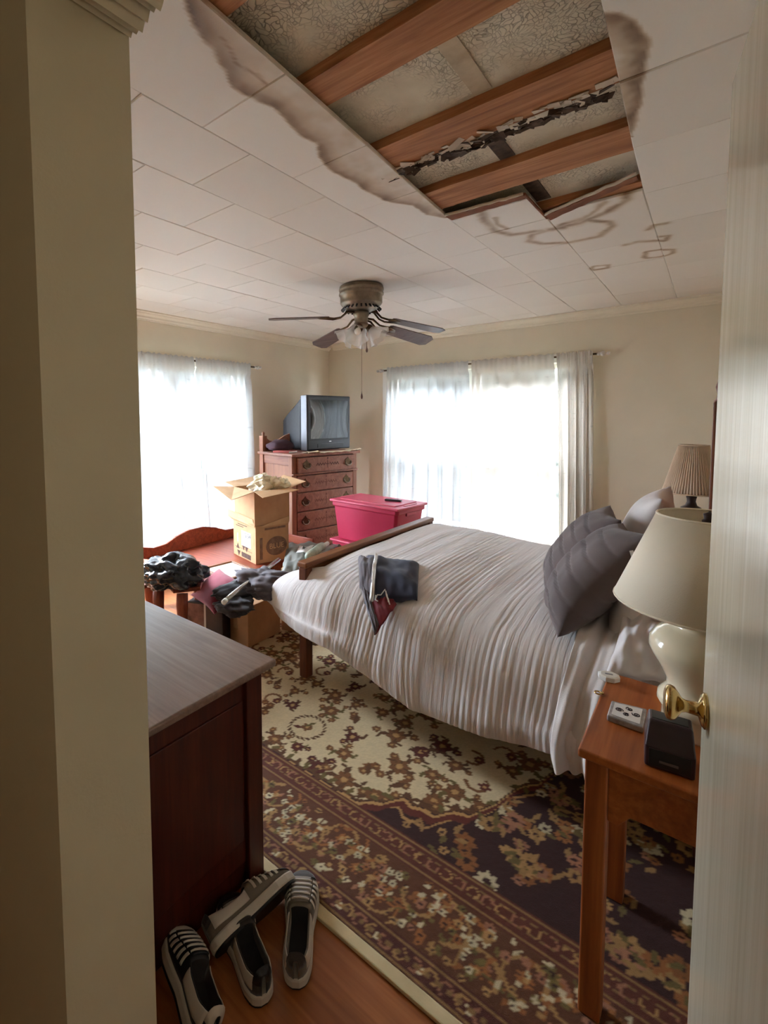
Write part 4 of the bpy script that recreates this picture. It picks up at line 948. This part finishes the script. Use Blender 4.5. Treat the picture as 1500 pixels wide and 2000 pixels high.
def comf(u, v):
    X = -1.70+1.36*u; zt = np.interp(X, *ZT)
    foot = max(0, 1-u/.16)
    hem = float(np.interp(X-.1*foot, *HEM))
    prof = [(3.66, .40), (3.625, .52), (3.575, zt-.035), (3.46, zt+.004), (3.1, zt+.012), (2.7, zt+.012), (2.38, zt+.012), (2.15, zt-.004), (2.03, zt-.035), (1.955, zt-.12), (1.912, zt-.25), (1.885, hem+.06), (1.885, hem)]
    Yv, Z = crom(prof, v)
    dn = max(0, (v-.60)/.40)          # 0 on the top, 1 at the hem
    if v > .6:
        X -= foot**1.5*.34*math.sin(min(dn*1.25, 1)*PI*.62)
        Yv += .16*foot**2.2*dn
    rid = .0015*math.sin(u*320+7*noise.noise((u*5, v*4, 1)))*(.5+noise.noise((u*11, v*3, 4)))+.0035*noise.noise((u*24, v*3.5, 2))+.008*noise.noise((u*5, v*4, 9))
    if dn > 0: Yv -= rid*1.2*min(1, dn*3)+.007*math.sin(u*24+3*v)*dn*(1-foot)*.5
    Z += rid*(1-min(1, dn*2))
    top = max(0, 1-abs(v-.45)/.25); Z += top*.012*noise.noise((u*9, v*9, 3))
    if u < .03: Z -= (.03-u)/.03*.02*(1-dn)
    return Vector((X, Yv, Z))
o = obj('comforter', grid(comf, 260, 170), 'comforter', solid=.012)
tag(o, 'pale grey crinkled comforter spread over bed and hanging down its side', 'comforter')
# bunched sheet hanging at the head end
def sheetfn(u, v):
    X = -.385+.30*u; prof = [(2.75, .625), (2.4, .64), (2.15, .655), (2.03, .60), (1.95, .50), (1.90, .38), (1.87, .29), (1.865, .215)]
    Yv, Z = crom(prof, v); dn = max(0, (v-.35)/.65)
    f_ = .026*math.sin(u*19+2.5*noise.noise((u*3, v*3, 6)))+.012*math.sin(u*41+v*5)
    return Vector((X+.02*dn*math.sin(v*7)-.035*dn, Yv-f_*dn-.01, Z+.4*f_*(1-dn)+.012*noise.noise((u*7, v*6, 2))+(.02*u if dn > .9 else 0)))
o = obj('bed_sheet', grid(sheetfn, 70, 60), 'sheet', solid=.005); tag(o, 'light grey bunched sheet hanging beside the nightstand', 'sheet')
G = 'light grey pillows at the headboard'
pillow('bed_pillow', (-.28, 3.03, .85), (0, .27, 0), (.10, .03, .26), (-.10, 0, .035), 'pillow_light', 'large light grey pillow against headboard, on the far side', 'pillow', seed=1, group=G)
pillow('bed_pillow', (-.17, 2.40, .79), (0, .28, 0), (.10, .0, .22), (-.10, 0, .04), 'pillow_light', 'light grey pillow behind the lampshade, on the near side', 'pillow', seed=2, group=G)
pillow('bed_pillow', (-.16, 2.12, .665), (.10, .05, .0), (.0, -.20, -.06), (.0, -.03, .06), 'pillow_light', 'small rumpled grey pillow slipping down beside nightstand', 'pillow', seed=5, wr=.16, group=G)
G = 'dark grey throw pillows'
tp1 = pillow('throw_pillow', (-.375, 2.29, .825), (.07, -.20, .02), (.14, .06, .215), (-.085, -.03, .065), 'pillow_dark', 'dark grey tucked throw pillow, front one nearer the camera', 'pillow', tucks=6, seed=7, group=G)
pillow('throw_pillow', (-.50, 2.72, .82), (.05, -.20, .0), (.14, .05, .205), (-.085, -.02, .06), 'pillow_dark', 'dark grey tucked throw pillow, rear one towards the window', 'pillow', tucks=6, seed=9, group=G)
a_, b_ = aty(1229, 1076, 2.10), aty(1238, 1104, 2.10)
obj('care_tag', prism([a_, a_+Vector((.012, 0, .004)), b_+Vector((.014, 0, 0)), b_], (0, 0, 0), (0, .002, 0)), 'paper', tp1)
# folded jeans shorts on the comforter
def gz(x, y): return float(np.interp(x, *ZT))+.022
def cl(pts, th, m, name, par, lift=0, sd=0):
    P = [atz(*p, .675) for p in pts]
    def fn(u, v):
        p = (P[0]*(1-u)+P[1]*u)*(1-v)+(P[3]*(1-u)+P[2]*u)*v; e = min(1, 6*min(u, 1-u, v, 1-v)); 
        yy = p.y; drop = max(0, 2.12-yy)*.45
        return Vector((p.x, p.y, gz(p.x, p.y)+lift-drop+th*e**.5+.012*noise.noise((u*4, v*3, sd))+.006*noise.noise((u*9, v*8, sd))))
    return obj(name, grid(fn, 28, 22), m, par, world=True, solid=.004)
sh = thing('swim_shorts', 'folded navy shorts with a red panel lying on the comforter', 'shorts', atz(760, 1130, .68))
M['navy'] = cloth('navy_fabric', (44, 46, 66), var=8); M['redcloth'] = cloth('red_fabric', (120, 34, 44))
cl([(712, 1144), (815, 1152), (818, 1100), (716, 1088)], .03, 'navy', 'shorts_body', sh, 0, 2)
cl([(703, 1130), (735, 1150), (740, 1095), (700, 1096)], .035, 'grey_cloth', 'waistband', sh, .004, 5)
cl([(733, 1174), (775, 1152), (756, 1138), (706, 1130)], .008, 'redcloth', 'red_panel', sh, .004, 7)
cl([(722, 1150), (729, 1152), (738, 1100), (733, 1098)], .004, 'paper', 'drawstring', sh, .046, 9)
cl([(758, 1150), (762, 1153), (752, 1139), (749, 1137)], .004, 'paper', 'trim_stripe', sh, .018, 4)
cl([(732, 1176), (740, 1168), (716, 1132), (705, 1130)], .006, 'grey_cloth', 'hem', sh, .012, 3)
ap = [atz(*p, .67)+Vector((0, 0, .028-max(0, 2.12-atz(*p, .67).y)*.45)) for p in ((733, 1150), (737, 1146), (744, 1147), (752, 1143), (738, 1152), (734, 1146))]
obj('anchor_mark', tube([ap[5], ap[0], ap[4]], .003, 6, tube([ap[0], ap[1], ap[2], ap[3]], .003, 6)), 'paper', sh, world=True)

# ------------------------------------------------------------------ near nightstand and what stands on it
NZ = .70; nx0, nx1, ny0, ny1 = -.225, .225, 1.262, 1.715
ns = thing('nightstand', 'medium brown wooden nightstand with shaped apron beside the door', 'nightstand', (0, 1.49, 0))
obj('top', bx((nx0, ny0, NZ-.022), (nx1, ny1, NZ)), 'night', ns, .005, world=True, seg=3)
for x in (nx0+.014, nx1-.062):
    for y in (ny0+.014, ny1-.062): obj('leg', bx((x, y, .013), (x+.048, y+.048, NZ-.022)), 'night_v', ns, .004, world=True)
ax0, ax1 = nx0+.062, nx1-.062
ap_ = [(ax0, NZ-.022), (ax1, NZ-.022), (ax1, NZ-.165), (ax1-.02, NZ-.17), (ax1-.045, NZ-.135), (ax0+.045, NZ-.135), (ax0+.02, NZ-.17), (ax0, NZ-.165)]
for y in (ny0+.024, ny1-.042): obj('apron', prism([(x, y, z) for x, z in ap_], (0, 0, 0), (0, .018, 0)), 'night', ns, .002, world=True)
obj('side_apron', bx((nx0+.024, ny0+.062, NZ-.14), (nx0+.04, ny1-.062, NZ-.022)), 'night', ns, .002, world=True)
obj('side_apron', bx((nx1-.04, ny0+.062, NZ-.14), (nx1-.024, ny1-.062, NZ-.022)), 'night', ns, .002, world=True)
LX, LY = -.004, 1.535
l1 = thing('table_lamp', 'cream ceramic table lamp with linen cone shade on near nightstand', 'lamp', (LX, LY, NZ))
obj('base', lathe([(0, 0), (.078, 0), (.08, .006), (.078, .05), (.084, .054), (.09, .066), (.088, .08), (.076, .094), (.07, .106), (.072, .125), (.086, .155), (.104, .185), (.112, .205), (.110, .225), (.096, .245), (.074, .258), (.060, .264), (.058, .270), (.062, .276), (.062, .288), (.05, .294), (0, .296)], 48), 'ceramic', l1, smooth=True)
obj('stem', tube([(0, 0, .295), (0, 0, .40)], .012, 12), 'lampdark', l1, smooth=True)
zs0, zs1, rs0, rs1 = .325, .55, .192, .105
s_ = obj('shade', lathe([(rs0, zs0), (rs1, zs1)][::1], 56), 'shade', l1, smooth=True, solid=.002)
bmm = B(); bmm.from_mesh(s_.data); bmesh.ops.delete(bmm, geom=[f for f in bmm.faces if len(f.verts) > 4], context='FACES_ONLY'); bmm.to_mesh(s_.data); bmm.free(); s_.data.polygons.foreach_set('use_smooth', [True]*len(s_.data.polygons))
ring = lambda r, z, n=40: [(r*math.cos(2*PI*i/n), r*math.sin(2*PI*i/n), z) for i in range(n+1)]
obj('shade_ring', tube(ring(rs0, zs0), .003, 6), 'shade', l1); obj('shade_ring', tube(ring(rs1, zs1), .003, 6), 'shade', l1)
obj('spider', tube([(-rs1, 0, zs1-.003), (-rs1+.004, 0, zs1-.022), (-.02, 0, zs1-.034), (.02, 0, zs1-.034), (rs1-.004, 0, zs1-.022), (rs1, 0, zs1-.003)], .0025, 6, tube([(0, -rs1, zs1-.003), (0, -.02, zs1-.034), (0, .02, zs1-.034), (0, rs1, zs1-.003)], .0025, 6)), 'lampdark', l1)
obj('finial', lathe([(0, zs1-.036), (.014, zs1-.036), (.014, zs1-.01), (.010, zs1-.006), (.012, zs1+.006), (0, zs1+.012)], 14), 'lampdark', l1, smooth=True)
obj('bulb', lathe([(0, .39), (.014, .395), (.016, .42), (.03, .45), (.03, .47), (.016, .492), (0, .497)], 16), 'white', l1, smooth=True)
def quad_thing(name, label, cat, pts, z, h, m, bev=.003):
    P = [atz(*p, z) for p in pts]; c = sum(P, Vector())/4
    t = thing(name, label, cat, (c.x, c.y, z)); o = obj('body', prism([(p.x, p.y, z+.0005) for p in P], (0, 0, 0), (0, 0, h)), m, t, bev, world=True); return t, P, c
t, P, c = quad_thing('card_box', 'flat silvery patterned box on nightstand in front of lamp', 'box', [(1185, 1408), (1256, 1434), (1263, 1396), (1194, 1379)], NZ, .016, 'silver_box')
obj('lid_print', prism([(c.x+(p.x-c.x)*.78, c.y+(p.y-c.y)*.78, NZ+.0165) for p in P], (0, 0, 0), (0, 0, .0012)), 'paper', t, world=True)
f = B()
for k, (fu, fv, rr) in enumerate(((.28, .5, .010), (.5, .35, .008), (.55, .7, .009), (.76, .5, .010))):
    q = (P[0]*(1-fu)+P[1]*fu)*(1-fv)+(P[3]*(1-fu)+P[2]*fu)*fv
    tube([q+Vector((rr*(1-i/16)*math.cos(i*.75+k), rr*(1-i/16)*math.sin(i*.75+k), .018)) for i in range(14)], .0014, 6, f)
obj('printed_mark', f, 'dark_box', t, world=True)
p = atz(1189, 1327, NZ); t = thing('pill_box', 'small white octagonal case at far corner of nightstand', 'case', (p.x, p.y, NZ), .3)
oc = lambda s, z: [(s*1.15*math.cos(2*PI*(i+.5)/8), s*.95*math.sin(2*PI*(i+.5)/8), z) for i in range(8)]
obj('body', loft([oc(.024, .0005), oc(.026, .003), oc(.026, .011)], B()), 'paper', t, .001); obj('lid', loft([oc(.0265, .011), oc(.026, .015), oc(.020, .017)], B()), 'white', t, .001); obj('slot', bx((-.01, -.003, .0168), (.01, .003, .0176)), 'tv_silver', t)
p = atz(1168, 1355, NZ); t = thing('small_ring', 'tiny gold ring near left edge of nightstand', 'ring', (p.x, p.y, NZ), .2)
obj('band', tube([(.008*math.cos(a), .008*math.sin(a), .0035) for a in np.linspace(0, 2*PI, 20)], .0025, 8), 'knob', t, smooth=True); obj('stone', lathe([(0, .001), (.005, .003), (.004, .008), (0, .009)], 10, cx=.010), 'knob', t, smooth=True)
t = thing('alarm_clock', 'dark purple boxy clock standing at front of nightstand', 'clock', (-.058, 1.33, NZ), .10)
obj('case', loft([[(-.042, -.03, .0005), (.05, -.03, .0005), (.05, .05, .0005), (-.042, .05, .0005)], [(-.042, -.03, .05), (.05, -.03, .05), (.05, .05, .05), (-.042, .05, .05)], [(-.036, -.004, .10), (.045, -.004, .10), (.045, .046, .10), (-.036, .046, .10)]], B()), 'dark_box', t, .005, seg=3)
obj('face', bx((-.034, -.0315, .008), (.042, -.0295, .046)), 'black', t, .001); obj('snooze_bar', bx((-.015, -.033, .018), (.02, -.031, .024)), 'pillow_dark', t, .001); obj('top_plate', bx((-.03, .004, .099), (.038, .04, .1015)), 'black', t, .001)
# far nightstand and pleated lamp
fs = thing('far_nightstand', 'brown nightstand past the bed holding the pleated lamp', 'nightstand', (-.07, 4.05, 0))
obj('top', bx((-.3, 3.83, .68), (.22, 4.27, .70)), 'night', fs, .004, world=True); obj('body', bx((-.27, 3.85, .5), (.2, 4.25, .68)), 'night', fs, .003, world=True)
for x in (-.27, .155):
    for y in (3.85, 4.205): obj('leg', bx((x, y, 0), (x+.045, y+.045, .5)), 'night_v', fs, .003, world=True)
obj('drawer', bx((-.276, 3.88, .53), (-.268, 4.22, .66)), 'night', fs, .002, world=True)
l2 = thing('pleated_lamp', 'small dark lamp with beige pleated shade beyond the bed', 'lamp', (-.105, 4.05, .70))
obj('base', lathe([(0, 0), (.07, 0), (.072, .012), (.05, .03), (.03, .045), (.024, .09), (.03, .12), (.058, .15), (.064, .17), (.055, .19), (.032, .205), (.024, .23), (.026, .25), (.03, .262), (.018, .27), (0, .272)], 28), 'lampdark', l2, smooth=True)
obj('stem', tube([(0, 0, .27), (0, 0, .33)], .008, 10), 'brass_dark', l2, smooth=True)
for s in (-1, 1): obj('harp', tube([(0, s*.012, .27), (0, s*.03, .29), (0, s*.04, .36), (0, s*.02, .46), (0, 0, .48)], .003, 6), 'brass', l2, smooth=True)
obj('shade', grid(lambda u, v: Vector(((.158+(.078-.158)*v+.0035*math.cos(u*2*PI*64))*math.cos(2*PI*u), (.158+(.078-.158)*v+.0035*math.cos(u*2*PI*64))*math.sin(2*PI*u), .29+.315*v)), 384, 6), 'pleat', l2, solid=.001)
obj('shade_ring', tube(ring(.16, .29), .004, 6), 'pleat', l2); obj('shade_ring', tube(ring(.08, .605), .004, 6), 'pleat', l2)

# ------------------------------------------------------------------ shoes on the bare floor
def shoe(name, label, loc, rz, roll=0, tint=('shoe_grey', 'shoe_dark'), zoff=.0, pitch=0):
    t = thing(name, label, 'shoe', (loc[0], loc[1], zoff), tilt=(roll, pitch, rz), group='sneakers by the dresser')
    Ls = .29
    def hw(s): return float(np.interp(s, [0, .02, .06, .15, .3, .45, .6, .75, .88, .94, .98, 1], [.006, .018, .028, .035, .035, .034, .042, .047, .041, .031, .018, .004]))
    def hh(s): return float(np.interp(s, [0, .05, .2, .4, .5, .62, .78, .9, 1], [.075, .085, .07, .068, .082, .072, .055, .045, .028]))
    def up(a, b_):
        s = a; q = 2*b_-1; w_ = hw(s)*.98; h = hh(s)-.022
        ang = q*PI/2; y = w_*math.copysign(abs(math.sin(ang))**.75, ang); z = .022+h*max(0, math.cos(ang))**.55
        op = min(1, max(0, (s-.05)/.05))*min(1, max(0, (.48-s)/.05))
        if abs(q) < .46 and op > 0: z = z*(1-op)+(.036)*op; y = y*(1-.0)
        return Vector((s*Ls, y, z))
    bm = grid(up, 44, 36); L = bm.faces
    o = obj('upper', bm, tint[0], t, smooth=True, solid=.002)
    o.data.materials.append(M['lining'])
    for p_ in o.data.polygons:
        c_ = p_.center
        if .05*Ls < c_.x < .47*Ls and abs(c_.y) < hw(c_.x/Ls)*.70 and c_.z < hh(c_.x/Ls)*.9: p_.material_index = 1
    out = [(s*Ls, hw(s)*1.08+.003) for s in (1-np.cos(np.linspace(0, PI, 30)))/2]; poly = [(x, y) for x, y in out]+[(x, -y) for x, y in out[::-1]]
    so = obj('sole', prism([(x+(-.004 if x < .02 else .004 if x > .27 else 0), y, 0) for x, y in poly], (0, 0, 0), (0, 0, .026)), 'rubber', t, .005)
    obj('tread', prism([(x, y*.96, -.006) for x, y in poly], (0, 0, 0), (0, 0, .007)), 'black', so)
    def patch(s0, s1, q0, q1, m, nm, lift=.0025):
        obj(nm, grid(lambda a, b_: (lambda p: p+Vector((0, (p.y/abs(p.y) if abs(p.y) > 1e-4 else 0)*lift, lift)))(up(s0+(s1-s0)*a, q0+(q1-q0)*b_)), 12, 8), m, t, solid=.002)
    patch(.86, .985, .12, .88, tint[1], 'toe_cap'); patch(.5, .86, .34, .66, tint[0], 'tongue', .003)
    for k in range(5):
        s = .53+.065*k
        for q0, q1 in ((.06, .30), (.70, .94)): patch(s, s+.028, q0, q1, 'rubber', 'overlay_stripe', .0035)
        obj('lace', tube([up(s+.012, q)+Vector((0, 0, .006)) for q in (.30, .4, .5, .6, .70)], .0028, 6), 'lace', t, smooth=True)
    patch(.0, .05, .1, .9, tint[1], 'heel_tab'); patch(.05, .45, .02, .22, 'rubber', 'collar_panel'); patch(.05, .45, .78, .98, 'rubber', 'collar_panel')
    return t
def heading(h, tpt): 
    a = atz(*h, .0); b = atz(*tpt, .0); return (a.x, a.y), math.atan2(b.y-a.y, b.x-a.x)
l, r = heading((578, 1935), (592, 1742)); shoe('sneaker', 'grey striped sneaker standing half on the rug edge', l, r, zoff=.008, pitch=-.03)
l, r = heading((395, 1905), (535, 1775)); shoe('sneaker', 'light sneaker lying on its side next to the dresser', (l[0]+.02, l[1]+.03), r, roll=-1.15, zoff=.05)
l, r = heading((560, 1975), (470, 1850)); shoe('sneaker', 'dark sneaker between the two lighter sneakers', (l[0]-.05, l[1]-.03), r-.25, zoff=.008, tint=('shoe_dark', 'black'))
l, r = heading((400, 2080), (360, 1930)); shoe('sneaker', 'sneaker nearest the doorway with pale curved sole edge', l, r, roll=.5, zoff=.03, tint=('black', 'rubber'))

# ------------------------------------------------------------------ added fill globe, unseen in the hall behind the viewpoint
t = NT('lit_globe'); t.set(Roughness=.4); t.b.inputs['Base Color'].default_value = (.9, .88, .84, 1)
t.b.inputs['Emission Color'].default_value = (1, .90, .76, 1); t.b.inputs['Emission Strength'].default_value = HALL; M['lit'] = t.m
hl = thing('hall_fill_globe', 'added unseen glowing globe that brightens the doorway from the hall', 'lamp', (.85, -.55, 1.35))
wp = obj('wall_plate', lathe([(0, 0), (.06, 0), (.06, .01), (.02, .02), (0, .02)], 20), 'brass', hl, smooth=True); wp.data.transform(Matrix.Rotation(-PI/2, 4, 'Y'))
obj('arm', tube([(-.015, 0, 0), (-.09, 0, 0), (-.11, 0, .02), (-.11, 0, .05)], .008, 8), 'brass', hl, smooth=True)
gl_ = obj('globe', lathe([(.03, .05), (.075, .08), (.1, .13), (.1, .17), (.075, .22), (.03, .245), (0, .248)], 24), 'lit', hl, smooth=True)
for v in gl_.data.vertices: v.co.x -= .11
